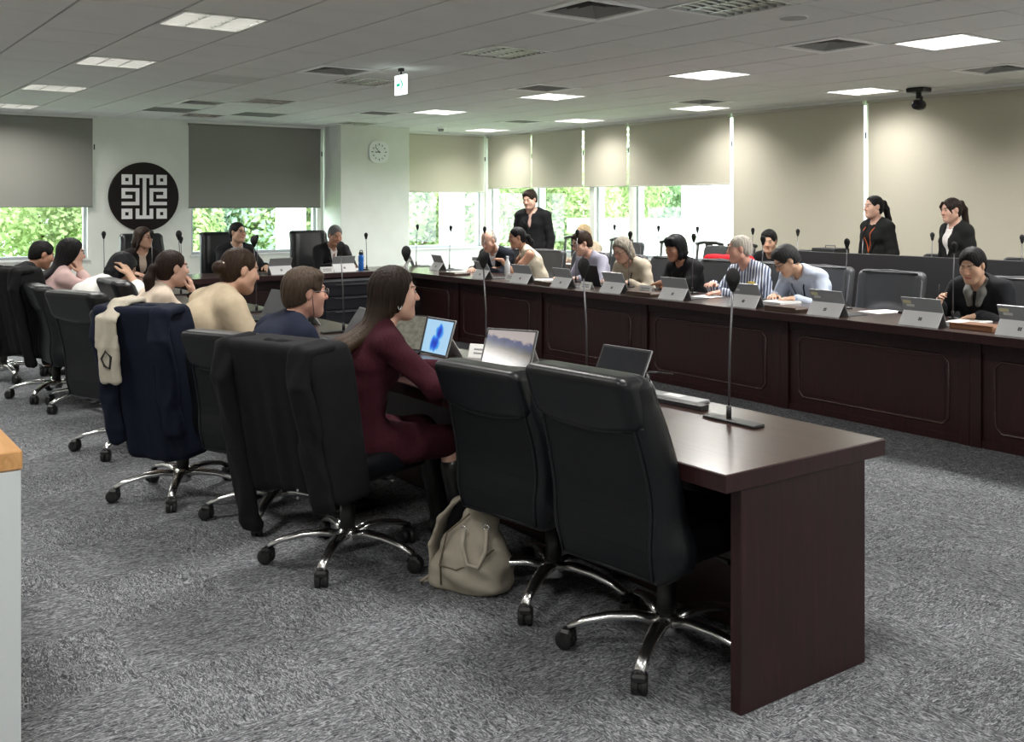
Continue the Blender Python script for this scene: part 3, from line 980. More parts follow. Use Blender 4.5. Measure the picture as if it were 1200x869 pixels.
# neighbouring white building with louvres and a flat wing
bd = empty('white_building', (24, 23.7, -4), 0, 'white neighbouring building with grey louvred openings outside the window wall', 'building')
MB().box((0, -9, 0), (8, 0, 9.5), bev=.02).build('block', M_CONC, bd)
M_VENT = mat('building_vent', (.42, .45, .48), .6)
for (yy, z0, z1) in ((-.95, 4.72, 5.62), (-.95, 5.88, 6.9), (-4.6, 4.72, 5.62), (-4.6, 5.88, 6.9)):
    v = MB().box((-.05, yy - .42, z0), (.02, yy + .42, z1)).build('vent_opening', M_VENT, bd)
    for k in range(10):
        z = z0 + (k + .3) * (z1 - z0) / 10
        MB().box((-.10, yy - .42, z), (-.04, yy + .42, z + .05)).build('louvre', mat('louvre_white', (.6, .62, .64), .5), v)
for row in range(22):
    for c_ in (0, 1):
        MB().box((-.03, -2.12 - c_ * .21, 3.4 + row * .155), (.01, -2.00 - c_ * .21, 3.48 + row * .155)).build('vent_slot', M_VENT, bd)
wg = empty('low_building', (21.5, 20.9, -4), 0, 'low white flat-roofed wing in front of the trees outside the window wall', 'building')
MB().box((0, 0, 0), (2, 5.0, 4.6), bev=.02).build('block', M_CONC, wg)
MB().box((-.3, -.2, 4.6), (2.1, 5.3, 5.1), bev=.02).build('roof_slab', mat('roof_white', (.86, .87, .87), .6), wg)
for k in range(4):
    MB().box((-.03, .4 + k * 1.2, 1.8), (.01, 1.3 + k * 1.2, 3.6)).build('window', mat('far_glass', (.22, .3, .34), .1), wg)
# ------------------------------------------------------------------ desks
M_MAHOG = wood('mahogany', (0.0124, 0.0046, 0.0046), (0.0223, 0.0081, 0.0077), 0.34, 'Y')
M_MAHOG_Z = wood('mahogany_panel', (0.0195, 0.0050, 0.0058), (0.0380, 0.0098, 0.0104), 0.36, 'Z')
M_MAHOG_X = wood('mahogany_cross', (0.0124, 0.0046, 0.0046), (0.0223, 0.0081, 0.0077), 0.34, 'X')
M_TOP = wood('mahogany_top', (0.034, 0.018, 0.015), (0.058, 0.031, 0.026), 0.30, 'Y', coat=0.45)
M_TOP_X = wood('mahogany_top_cross', (0.040, 0.022, 0.018), (0.066, 0.036, 0.029), 0.30, 'X', coat=0.25)
M_MOULD = wood('mahogany_moulding', (0.040, 0.020, 0.018), (0.065, 0.034, 0.029), 0.25, 'Y')

def desk_unit(label, L, group, near_end=False, far_end=False, top_m=M_TOP, pm=M_MAHOG_Z, W=.82, fp=.24):
    """local frame: x = 0 at the sitters' edge, x = W at the front edge, y = 0..L along the row"""
    r = empty('conference_desk', (0, 0, 0), 0, label, 'desk', group)
    MB().box((0, 0, .712), (W, L, DESK_Z - .001), bev=.0025).build('table_top', pm, r)
    MB().box((.004, .004 if near_end else 0, DESK_Z - .002), (W - .004, L, DESK_Z)).build('top_veneer', top_m, r)
    xp = W - fp
    MB().box((xp - .03, .05 if near_end else .001, .03), (xp, L - .001, .712)).build('front_panel', pm, r)
    if not near_end:
        MB().box((xp - .03 + .03, .001, .0), (xp + .025, .075, .712), bev=.003).build('pilaster', pm, r)
    MB().box((xp, L - .075, .0), (xp + .025, L - .001, .712), bev=.003).build('pilaster', pm, r)
    MB().box((xp, .075, .62), (xp + .012, L - .075, .712), bev=.002).build('apron', pm, r)
    MB().box((xp, .075, .0), (xp + .012, L - .075, .05), bev=.002).build('plinth', pm, r)
    a, b, z0, z1, c = .16, L - .16, .11, .575, .045
    if near_end: a = .2
    pts = [(xp, a + c, z0), (xp, b - c, z0), (xp, b - c, z0 + c * .5), (xp, b, z0 + c * .5), (xp, b, z1 - c), (xp, b - c, z1), (xp, a + c, z1), (xp, a, z1 - c), (xp, a, z0 + c * .5), (xp, a + c, z0 + c * .5)]
    pts = [(xp, a + c, z0), (xp, b - c, z0), (xp, b, z0 + c), (xp, b, z1 - c), (xp, b - c, z1), (xp, a + c, z1), (xp, a, z1 - c), (xp, a, z0 + c)]
    MB().tube(pts, .010, 6, closed=True).build('moulding', M_MOULD, r)
    MB().box((xp + .0005, a + .03, z0 + .03), (xp + .005, b - .03, z1 - .03), bev=.002).build('raised_field', pm, r)
    if near_end:
        MB().box((.09, .02, 0), (W - .09, .065, .712), bev=.003).build('end_panel', pm, r)
    if far_end:
        MB().box((.09, L - .065, 0), (xp, L - .02, .712), bev=.003).build('end_panel', pm, r)
    return r
LEFT_Y = [2.12, 3.74, 5.34, 6.94, 8.54, 10.16]
lab = ['dark mahogany desk with a plain end panel, empty black chairs drawn up to it', 'dark mahogany desk unit where the woman in the burgundy dress works', 'dark mahogany desk unit in front of the man in the beige shirt',
       'dark mahogany desk unit in front of the ponytailed woman in cream', 'dark mahogany desk unit in front of the woman in the pink blouse']
for k in range(5):
    d = desk_unit(lab[k], LEFT_Y[k + 1] - LEFT_Y[k], 'desks of the row with black draped chairs', near_end=(k == 0), far_end=(k == 4))
    d.location = (2.34, LEFT_Y[k], 0)
RIGHT_Y = [2.08, 3.64, 5.20, 6.78, 8.34, 9.92]
lab = ['dark mahogany desk unit with moulded panel, beyond the woman in the black jacket', 'dark mahogany desk unit with moulded panel before the empty grey chair', 'dark mahogany moulded desk unit before the striped and light blue shirts',
       'dark mahogany moulded desk unit in front of the black tee shirt', 'dark mahogany moulded desk unit in front of the lavender shirt', ]
for k in range(5):
    L = RIGHT_Y[k + 1] - RIGHT_Y[k]
    d = desk_unit(lab[k], L, 'desks of the row by the windows', near_end=False)
    d.location = (6.96, RIGHT_Y[k] + L, 0); d.rotation_euler.z = PI
# corner unit and head desk
L = 11.82 - 9.92
d = desk_unit('dark mahogany corner desk unit in front of the bald man in the dark suit', L, 'desks of the row by the windows')
d.location = (6.96, 9.92 + L, 0); d.rotation_euler.z = PI
HX = [2.5, 3.85, 5.0, 6.13]
lab = ['dark mahogany head desk in front of the long-haired woman by the emblem', 'dark mahogany head desk in front of the man in suit and glasses', 'dark mahogany head desk bearing the blue bottle']
for k in range(3):
    L = HX[k + 1] - HX[k]
    d = desk_unit(lab[k], L, 'head desks below the emblem', top_m=M_TOP, near_end=False)
    d.location = (HX[k], 11.82, 0); d.rotation_euler.z = -PI / 2
# equipment cabinet tucked into the inner corner below the head desk
M_RACK = mat('black_rack', (0.012, 0.013, 0.018), 0.35)
cb = empty('equipment_cabinet', (5.02, 10.62, 0), 0, 'black equipment cabinet with drawers in the inner corner of the desks', 'cabinet')
MB().box((0, 0, .03), (1.10, .36, .70), bev=.004).build('body', M_RACK, cb)
for k in range(4):
    z = .07 + k * .155
    dr = MB().box((.03, -.018, z), (1.07, 0, z + .14), bev=.004).build('drawer', M_RACK, cb)
    MB().box((.15, -.03, z + .118), (.95, -.016, z + .128), bev=.003).build('handle', mat('drawer_handle', (.10, .10, .12), .3, metal=.6), dr)
MB().box((.93, -.021, .62), (1.05, -.0185, .655)).build('asset_label', mat('grey_label', (.5, .5, .5), .6), cb)
# second row desk behind the window-side row, with a tall front screen at its near half
M_SCREEN = mat('black_screen_panel', (0.012, 0.012, 0.014), 0.5, bump=.03, bscale=200)
s2 = empty('rear_desk', (8.68, 3.0, 0), 0, 'black rear desk with a tall front screen below the standing women', 'desk')
MB().box((0, 0, .02), (.04, 4.0, 1.10), bev=.004).build('front_screen', M_SCREEN, s2)
MB().box((.04, 0, .712), (.68, 4.0, DESK_Z), bev=.005).build('table_top', M_TOP, s2)
for yy in (.02, 1.98, 3.94):
    MB().box((.05, yy, 0), (.6, yy + .04, .712)).build('end_panel', M_SCREEN, s2)
s3 = empty('rear_desk', (8.68, 7.05, 0), 0, 'low dark rear desk by the windows, behind the lavender and beige shirts', 'desk')
MB().box((0, 0, .712), (.68, 6.0, DESK_Z), bev=.005).build('table_top', M_TOP, s3)
MB().box((.05, .02, .05), (.09, 5.98, .712)).build('front_panel', M_MAHOG_Z, s3)
for yy in (.02, 2.0, 4.0, 5.94):
    MB().box((.09, yy, 0), (.6, yy + .04, .712)).build('end_panel', M_MAHOG_Z, s3)
# light wood table with white steel legs at the camera's elbow
tb = empty('side_table', (0.56, 3.14, 0), 0, 'light wood table with white square steel legs', 'table')
M_BEECH = wood('beech_top', (.52, .27, .10), (.66, .36, .15), .35, 'Y')
MB().box((-.75, 0, .845), (0, 1.5, .90), bev=.004).build('table_top', M_BEECH, tb)
M_STEEL_W = mat('white_steel', (.62, .66, .68), .4)
for (x, y) in ((-.063, .003), (-.747, .003), (-.063, 1.437), (-.747, 1.437)):
    MB().box((x, y, 0), (x + .06, y + .06, .845), bev=.004).build('leg', M_STEEL_W, tb)
for (lo, hi) in (((-.747, .008, .795), (-.003, .05, .845)), ((-.747, 1.45, .795), (-.003, 1.49, .845)), ((-.05, .05, .795), (-.008, 1.45, .845)), ((-.742, .05, .795), (-.70, 1.45, .845))):
    MB().box(lo, hi).build('rail', M_STEEL_W, tb)

# ------------------------------------------------------------------ chairs
M_LEATHER = mat('black_leather', (0.0052, 0.0060, 0.0078), 0.36, var=.15, vscale=5, bump=.08, bscale=160, rvar=.05, spec=.40)
M_LEATHER_B = mat('black_leather_back', (0.0045, 0.0052, 0.0066), 0.46, bump=.08, bscale=160, spec=.28)
M_CHROME = mat('polished_aluminium', (0.80, 0.80, 0.80), 0.24, metal=1.0)
M_GREYLEA = mat('charcoal_leather', (0.036, 0.038, 0.043), 0.5, var=.1, vscale=6, bump=.08, bscale=150)
M_PIPE = mat('leather_piping', (0.010, 0.011, 0.013), 0.4, spec=.3)
def chair_base():
    parts = []
    parts.append(('hub', MB().lathe([(.045, .075), (.05, .085), (.05, .125), (.032, .15)], 20).mesh('hub', M_CHROME)))
    for k in range(5):
        a = 2 * PI * k / 5 + .12
        R_ = Rm(a, 'Z')
        pts = [R_ @ Vector((x, 0, z)) for x, z in ((.035, .118), (.11, .132), (.20, .126), (.29, .106), (.350, .080))]
        parts.append(('spoke', MB().tube(pts, [.030, .029, .026, .022, .019], 10, flat=.62).mesh('spoke', M_CHROME)))
        b = MB()
        yaw = R_ @ Tm(.345, 0, 0) @ Rm(a * 3.1, 'Z') @ Matrix.Scale(1.15, 4)
        for s in (-1, 1):
            b.lathe([(.012, .0), (.026, .0), (.029, .004), (.029, .017), (.026, .021), (.01, .021)], 16, M=yaw @ Tm(.012, s * .003, .030) @ Rm(-s * PI / 2, 'X'))
        b.box((-.016, -.024, .036), (.028, .024, .064), bev=.008, M=yaw)
        b.tube([(0, 0, .05), (0, 0, .078)], .008, 8, M=yaw)
        parts.append(('caster', b.mesh('caster', M_BLACK)))
    parts.append(('gas_column', MB().lathe([(.034, .11), (.034, .26), (.022, .265), (.022, .40)], 18).mesh('gas_column', M_BLACK)))
    m = MB(); m.box((-.09, -.13, .375), (.09, .12, .415), bev=.012)
    parts.append(('tilt_mechanism', m.mesh('tilt_mechanism', M_BLACK)))
    parts.append(('lever', MB().tube([(.06, .02, .39), (.20, .03, .385), (.25, .03, .38)], [.006, .006, .01], 8).mesh('lever', M_BLACK)))
    return parts
def exec_chair_parts(top=1.05, tilt=9.0, seat_m=M_LEATHER, back_m=M_LEATHER_B, wide=.262):
    parts = chair_base()
    s = SDF()
    s.rbox((0, .02, .455), (.255, .265, .055), .05, k=.01)
    s.ell((0, .22, .45), (.24, .10, .055), k=.03)
    s.ell((0, -.02, .505), (.20, .18, .018), k=.04)
    parts.append(('seat', s.mesh('seat', seat_m, .016)))
    # backrest: thick cushion following a bent spine, side bolsters, soft lumbar
    T = math.tan(math.radians(tilt))
    def sp(z):
        u = (z - .36) / (top - .36)
        return -.245 - T * (z - .36) + .035 * np.sin(np.clip(u, 0, 1) * PI) - .02 * np.exp(-((u - .18) / .14) ** 2)
    def wd(z):
        u = np.clip((z - .36) / (top - .36), 0, 1)
        return wide * (.90 + .12 * np.sin(np.clip(u * 1.15, 0, 1) * PI * .86) - .06 * u)
    zc, hz = (.36 + top) / 2, (top - .36) / 2
    def body(x, y, z):
        r = .042
        a = np.abs(x) - (wd(z) - r); b = np.abs(y - sp(z) - .008) - (.066 - r); c = np.abs(z - zc) - (hz - r)
        return np.sqrt(np.maximum(a, 0) ** 2 + np.maximum(b, 0) ** 2 + np.maximum(c, 0) ** 2) + np.minimum(np.maximum(a, np.maximum(b, c)), 0) - r
    def bolster(x, y, z):
        u = np.clip((z - .36) / (top - .36), 0, 1)
        rr = .050 + .036 * np.exp(-((u - .15) / .13) ** 2)
        return np.maximum(np.sqrt((np.abs(x) - wd(z) + .045) ** 2 + (y - sp(z) - .026 - .026 * np.exp(-((u - .15) / .2) ** 2)) ** 2) - rr, np.abs(z - zc) - hz + .04)
    s = SDF()
    lo, hi = (-.30, -.50, .34), (.30, .0, top + .01)
    s.custom(body, lo, hi, k=.02)
    s.custom(bolster, lo, hi, k=.025)
    s.ell((0, sp(.56) + .05, .56), (.17, .045, .13), k=.05)
    parts.append(('backrest', s.mesh('backrest', seat_m, .012)))
    # headrest roll lapping over the rear, with a curved lower seam
    zt = top - .090
    def roll(x, y, z):
        w_ = wide * .90
        f = -.030 * (1 - (x / w_) ** 2)
        r = .040
        a = np.abs(x) - (w_ - r); b = np.abs(y - sp(z) + .018) - (.066 - r); c = np.abs(z - zt - f * .5) - (.090 - f * .5 - r)
        d = np.sqrt(np.maximum(a, 0) ** 2 + np.maximum(b, 0) ** 2 + np.maximum(c, 0) ** 2) + np.minimum(np.maximum(a, np.maximum(b, c)), 0) - r
        return d
    s = SDF(); s.custom(roll, (-.30, -.52, zt - .16), (.30, 0, top + .02), k=.01)
    parts.append(('headrest', s.mesh('headrest', seat_m, .010)))
    # rear panel with piping
    b = MB()
    zz = np.linspace(.385, top - .12, 12)
    L_ = [(-float(wd(z)) * .84, float(sp(z)) - .0605, z) for z in zz]; R2 = [(float(wd(z)) * .84, float(sp(z)) - .0605, z) for z in zz]
    n_ = len(zz)
    for i in range(n_ - 1):
        b.quad([L_[i], R2[i], R2[i + 1], L_[i + 1]])
    for q in (L_, R2):
        for i in range(n_ - 1): b.quad([q[i], q[i + 1], (q[i + 1][0], q[i + 1][1] + .012, q[i + 1][2]), (q[i][0], q[i][1] + .012, q[i][2])])
    b.quad([L_[0], R2[0], (R2[0][0], R2[0][1] + .012, R2[0][2]), (L_[0][0], L_[0][1] + .012, L_[0][2])])
    parts.append(('rear_panel', b.mesh('rear_panel', back_m)))
    parts.append(('piping', MB().tube(L_[::-1] + [L_[0], R2[0]] + R2, .0055, 6).mesh('piping', M_PIPE)))
    seam = []
    for i in range(13):
        t_ = -1 + 2 * i / 12
        x_ = t_ * wide * .90
        z_ = zt - .090 - .030 * (1 - t_ * t_) + .012
        seam.append((x_, float(sp(z_)) - .070 + .03 * abs(t_) ** 8, z_))
    parts.append(('piping', MB().tube(seam, .0055, 6).mesh('piping', M_PIPE)))
    return parts
def task_chair_parts(top=1.03):
    parts = chair_base()
    s = SDF()
    s.rbox((0, .02, .455), (.25, .25, .05), .045, k=.01); s.ell((0, .2, .45), (.23, .10, .05), k=.03)
    parts.append(('seat', s.mesh('seat', M_GREYLEA, .018)))
    s = SDF()
    T = rad(10)
    c_ = (0, -.30, (top + .45) / 2)
    R3 = np.array(Matrix.Rotation(T, 3, 'X'))
    s.rbox(c_, (.29, .045, (top - .45) / 2), .044, R=R3, k=.01)
    s.ell((0, -.26, .62), (.2, .05, .12), k=.05)
    s.rcone((0, -.18, .42), (0, -.27, .52), .05, .05, k=.05)
    # curl of the sides toward the sitter
    for sx in (-1, 1): s.rcone((sx * .265, -.245, .52), (sx * .265, -.325, top - .06), .04, .036, k=.03)
    parts.append(('backrest', s.mesh('backrest', M_GREYLEA, .016)))
    pts = []
    for (x, u) in ((-.27, .12), (-.275, .5), (-.275, .86), (-.24, .97), (0, 1.0), (.24, .97), (.275, .86), (.275, .5), (.27, .12)):
        z = .45 + u * (top - .45)
        pts.append((x * 1.04, -.30 - (z - c_[2]) * math.tan(T) + .046, z))
    parts.append(('piping', MB().tube(pts, .006, 6).mesh('piping', mat('grey_piping', (.12, .12, .13), .5))))
    return parts
CH_EXEC = exec_chair_parts(1.06, 14)
CH_EXEC_LOW = exec_chair_parts(0.985, 13)
CH_HEAD = exec_chair_parts(1.23, 7, wide=.275)
CH_TASK = task_chair_parts(1.04)
def chair(parts, x, y, face, label, group=None, name='office_chair'):
    """face = world direction the chair looks to, degrees counter-clockwise from +X"""
    r = empty(name, (x, y, 0), rad(face - 90), label, 'chair', group)
    for nm, me in parts: link(nm, me, r)
    return r
GL = 'black swivel chairs of the draped row'
chair(CH_EXEC, 2.56, 2.60, 6, 'empty black leather swivel chair drawn up to the plain end panel of the desk', GL)
chair(CH_EXEC_LOW, 2.575, 3.27, 9, 'empty black leather swivel chair between the backpack and the end chair', GL)
chair(CH_EXEC_LOW, 2.07, 4.12, 20, 'black swivel chair of the woman in burgundy, hung with a black jacket', GL)
chair(CH_EXEC_LOW, 2.08, 4.92, 25, 'black swivel chair of the man in the navy jacket, padded headrest bare', GL)
chair(CH_EXEC, 1.80, 5.58, 38, 'black swivel chair hung with a navy coat and a cream scarf', GL)
chair(CH_EXEC, 1.87, 6.80, 22, 'black swivel chair of the ponytailed woman, its tall back bare', GL)
chair(CH_EXEC, 2.36, 7.55, 0, 'empty black swivel chair pushed in beside the white shirted person', GL)
chair(CH_EXEC_LOW, 1.98, 8.40, 0, 'black swivel chair of the person in the white shirt', GL)
chair(CH_EXEC, 1.86, 9.0, 25, 'black swivel chair hung with a black jacket, behind the woman in pink', GL)
chair(CH_EXEC, 1.66, 10.22, 0, 'black swivel chair of the person in black near the head desk', GL)
GH = 'tall head desk chairs'
chair(CH_HEAD, 3.60, 12.40, -90, 'tall black leather chair below the round emblem', GH)
chair(CH_HEAD, 4.60, 12.45, -90, 'tall black leather chair of the suited man with glasses', GH)
chair(CH_HEAD, 5.80, 12.45, -95, 'tall black leather chair beside the blue bottle', GH)
GR = 'charcoal chairs of the window-side row'
for (x, y, f, l) in ((7.237, 10.374, 185, 'charcoal chair of the bald man in the dark suit'), (7.286, 9.698, 200, 'charcoal chair of the leaning woman in cream'), (7.353, 9.003, 185, 'empty charcoal chair between the leaning woman and the lavender shirt'),
                     (7.353, 8.415, 175, 'charcoal chair of the man in the lavender shirt'), (7.353, 7.739, 178, 'charcoal chair of the grey-haired woman'), (7.353, 7.006, 180, 'charcoal chair hung with a red jacket'),
                     (7.392, 6.427, 178, 'charcoal chair of the man in the striped shirt'), (7.392, 5.809, 176, 'charcoal chair of the man in the light blue shirt'), (7.257, 5.008, 184, 'empty charcoal chair between the light blue shirt and the black jacket'),
                     (7.353, 3.976, 176, 'charcoal chair of the woman in the black jacket')):
    chair(CH_TASK, x, y, f, l, GR)
for (x, y, l) in ((9.75, 11.0, 'charcoal chair of the blond person by the windows'), (9.75, 7.7, 'charcoal chair of the black-haired person in the rear row'), (9.75, 9.2, 'empty charcoal chair in the rear row behind the black tee shirt'),
                  (10.1, 5.3, 'charcoal chair behind the rear desk screen, near the standing ponytailed woman'), (10.15, 6.25, 'charcoal chair behind the rear desk screen, between the standing women')):
    chair(CH_TASK, x, y, 180, l, 'rear row charcoal chairs')
# black wooden slat-back chairs along the windows
M_BLKWOOD = wood('black_wood', (.012, .010, .009), (.03, .025, .022), .35, 'Z')
def wooden_chair_parts():
    P = []
    for sx in (-1, 1):
        P.append(('leg', MB().box((sx * .22 - .018, .19, 0), (sx * .22 + .018, .226, .62), bev=.004).mesh('leg', M_BLKWOOD)))
        P.append(('leg', MB().tube([(sx * .22, -.20, 0), (sx * .22, -.20, .45), (sx * .22, -.23, .75), (sx * .215, -.26, 1.03)], .020, 8).mesh('leg', M_BLKWOOD)))
        P.append(('arm_rail', MB().tube([(sx * .22, .21, .62), (sx * .235, .0, .66), (sx * .22, -.22, .70)], .016, 8).mesh('arm_rail', M_BLKWOOD)))
        P.append(('side_rail', MB().box((sx * .22 - .012, -.19, .36), (sx * .22 + .012, .2, .40)).mesh('side_rail', M_BLKWOOD)))
    P.append(('seat', MB().box((-.245, -.225, .40), (.245, .24, .435), bev=.008).mesh('seat', M_BLKWOOD)))
    P.append(('top_rail', MB().tube([(-.25, -.26, 1.02), (-.12, -.265, 1.045), (.12, -.265, 1.045), (.25, -.26, 1.02)], .024, 8).mesh('top_rail', M_BLKWOOD)))
    P.append(('splat', MB().box((-.07, -.262, .44), (.07, -.246, 1.03), bev=.003).mesh('splat', M_BLKWOOD)))
    P.append(('cross_rail', MB().box((-.21, .2, .1), (.21, .22, .13)).mesh('cross_rail', M_BLKWOOD)))
    return P
CH_WOOD = wooden_chair_parts()
for (y, l) in ((12.95, 'black wooden armchair against the window beside the standing man'), (11.80, 'black wooden armchair against the window behind the blond person'), (10.68, 'black wooden armchair against the window behind the grey-haired woman'),
               (9.95, 'black wooden armchair against the window behind the red jacket'), (9.35, 'black wooden armchair against the window beside the striped shirt man')):
    chair(CH_WOOD, 10.38, y, 180, l, 'black wooden chairs along the windows', 'wooden_chair')
# ------------------------------------------------------------------ people
def nrm(v):
    v = np.array(v, float); return v / (np.linalg.norm(v) + 1e-9)
def rot_axis(v, ax, a):
    return np.array(Matrix.Rotation(a, 3, Vector(ax)) @ Vector(v))
M_SKIN = mat('skin', (.7, .45, .35), .50, attr='Col', var=.04, vscale=25, spec=.35)
M_EYEW = mat('eye_white', (.36, .31, .28), .4)
M_IRIS = mat('iris_dark', (.015, .01, .008), .15)
M_GLASSES = mat('spectacle_frame', (.02, .018, .018), .3)
M_SHOE = mat('shoe_leather', (.012, .011, .011), .35)
SKINS = {'fair': (.62, .38, .29), 'tan': (.44, .235, .155), 'asian': (.58, .36, .25), 'brown': (.25, .125, .08), 'olive': (.52, .31, .22), 'pink': (.62, .34, .26)}
_cloth = {}
def cloth(col, rough=.8, kind='plain'):
    key = (tuple(round(c, 3) for c in col), kind)
    if key in _cloth: return _cloth[key]
    nm = 'cloth_%s_%d' % (kind, len(_cloth))
    if kind == 'knit':
        m = mat(nm, col, .9, var=.16, vscale=70, bump=.35, bscale=90, spec=.15, stretch=(2.2, 2.2, .25))
    elif kind == 'stripe':
        m = mat(nm, col, .8)
        nt = m.node_tree; b = nt.nodes['Principled BSDF']
        tc = _n(nt, 'ShaderNodeTexCoord'); wv = _n(nt, 'ShaderNodeTexWave', bands_direction='DIAGONAL')
        mp = _n(nt, 'ShaderNodeMapping'); mp.inputs['Scale'].default_value = (1, 1, .12); nt.links.new(tc.outputs['Object'], mp.inputs[0])
        wv.inputs['Scale'].default_value = 17; wv.inputs['Distortion'].default_value = .8; wv.inputs['Detail'].default_value = 0
        nt.links.new(mp.outputs[0], wv.inputs['Vector'])
        cr = _n(nt, 'ShaderNodeValToRGB'); cr.color_ramp.interpolation = 'CONSTANT'
        e = cr.color_ramp.elements
        e[0].color = (.62, .66, .74, 1); e[1].position = .60; e[1].color = (.03, .05, .14, 1)
        nt.links.new(wv.outputs['Fac'], cr.inputs[0]); nt.links.new(cr.outputs[0], b.inputs['Base Color'])
    else:
        m = mat(nm, col, rough, var=.10, vscale=14, bump=.30, bscale=13, spec=.15)
    _cloth[key] = m
    return m
_hairm = {}
def hair_mat(col, tip=None, z0=.8, z1=1.15):
    key = (tuple(col), tip)
    if key in _hairm: return _hairm[key]
    m = mat('hair_%d' % len(_hairm), col, .5, var=.35, vscale=16, bump=.5, bscale=22, stretch=(6, 6, .5), spec=.12)
    if tip:
        nt = m.node_tree; b = nt.nodes['Principled BSDF']
        tc = _n(nt, 'ShaderNodeTexCoord'); sx = _n(nt, 'ShaderNodeSeparateXYZ'); nt.links.new(tc.outputs['Object'], sx.inputs[0])
        mr = _n(nt, 'ShaderNodeMapRange'); mr.inputs['From Min'].default_value = z1; mr.inputs['From Max'].default_value = z0
        nt.links.new(sx.outputs['Z'], mr.inputs['Value'])
        mx = _n(nt, 'ShaderNodeMix', data_type='RGBA'); nt.links.new(mr.outputs[0], mx.inputs['Factor'])
        src = b.inputs['Base Color'].links[0].from_socket
        nt.links.new(src, mx.inputs['A']); mx.inputs['B'].default_value = (*tip, 1)
        nt.links.new(mx.outputs['Result'], b.inputs['Base Color'])
    _hairm[key] = m
    return m

def ik(S, W, l1, l2, hint):
    S = np.array(S, float); W = np.array(W, float)
    d = W - S; L = np.linalg.norm(d)
    if L > (l1 + l2) * .995:
        W = S + d / L * (l1 + l2) * .995; d = W - S; L = np.linalg.norm(d)
    u = d / L
    a = (l1 * l1 - l2 * l2 + L * L) / (2 * L)
    h = math.sqrt(max(0, l1 * l1 - a * a))
    hn = np.array(hint, float); hn = hn - u * (hn @ u); hn = nrm(hn)
    return S + u * a + hn * h, W

def add_hand(B, W, f, up, side, curl=.5, sc=1.0, spread=1.0):
    """W wrist, f finger direction, up = back of the hand, side = +1/-1 so that thumb lies toward f x up * side"""
    f = nrm(f); up = nrm(np.array(up) - f * (np.array(up) @ f)); t = nrm(np.cross(f, up)) * side   # thumb side
    W = np.array(W, float)
    B.ecap(W - f * .01, W + f * .03 * sc, (.027 * sc, .021 * sc), (.036 * sc, .018 * sc), t, k=.02)
    B.ecap(W + f * .03 * sc, W + f * .080 * sc, (.037 * sc, .017 * sc), (.040 * sc, .014 * sc), t, k=.02)
    tips = []
    for i, (o, L, r) in enumerate(((.030, .070, .0088), (.010, .080, .0092), (-.011, .074, .0088), (-.031, .056, .0078))):
        p = W + (f * .082 + t * o) * sc
        d = nrm(f + t * o * 4.0 * spread)
        pts = [p - d * .012, p]
        for s_, (fr, cu) in enumerate(((.46, .55), (.30, .85), (.24, .6))):
            ax = nrm(np.cross(d, up))
            d = nrm(rot_axis(d, ax, -curl * cu * 1.0))
            if np.dot(d, up) > 0.3 and curl > 0: d = nrm(d - up * .5)
            p = p + d * L * fr * sc
            pts.append(p)
        B.chain(pts, [r * sc * 1.02, r * sc, r * sc * .95, r * sc * .88, r * sc * .78], k=.004)
        tips.append(p)
    p = W + (f * .022 + t * .026 - up * .004) * sc
    d = nrm(f * .7 + t * .75 - up * .2)
    q = p + d * .040 * sc
    d2 = nrm(f * .95 + t * .25 - up * (.2 + .3 * curl))
    q2 = q + d2 * .034 * sc
    q3 = q2 + nrm(d2 - t * .25 * curl) * .024 * sc
    B.chain([p, q, q2, q3], [.015 * sc, .0115 * sc, .0100 * sc, .0085 * sc], k=.006)
    return W + f * .09 * sc

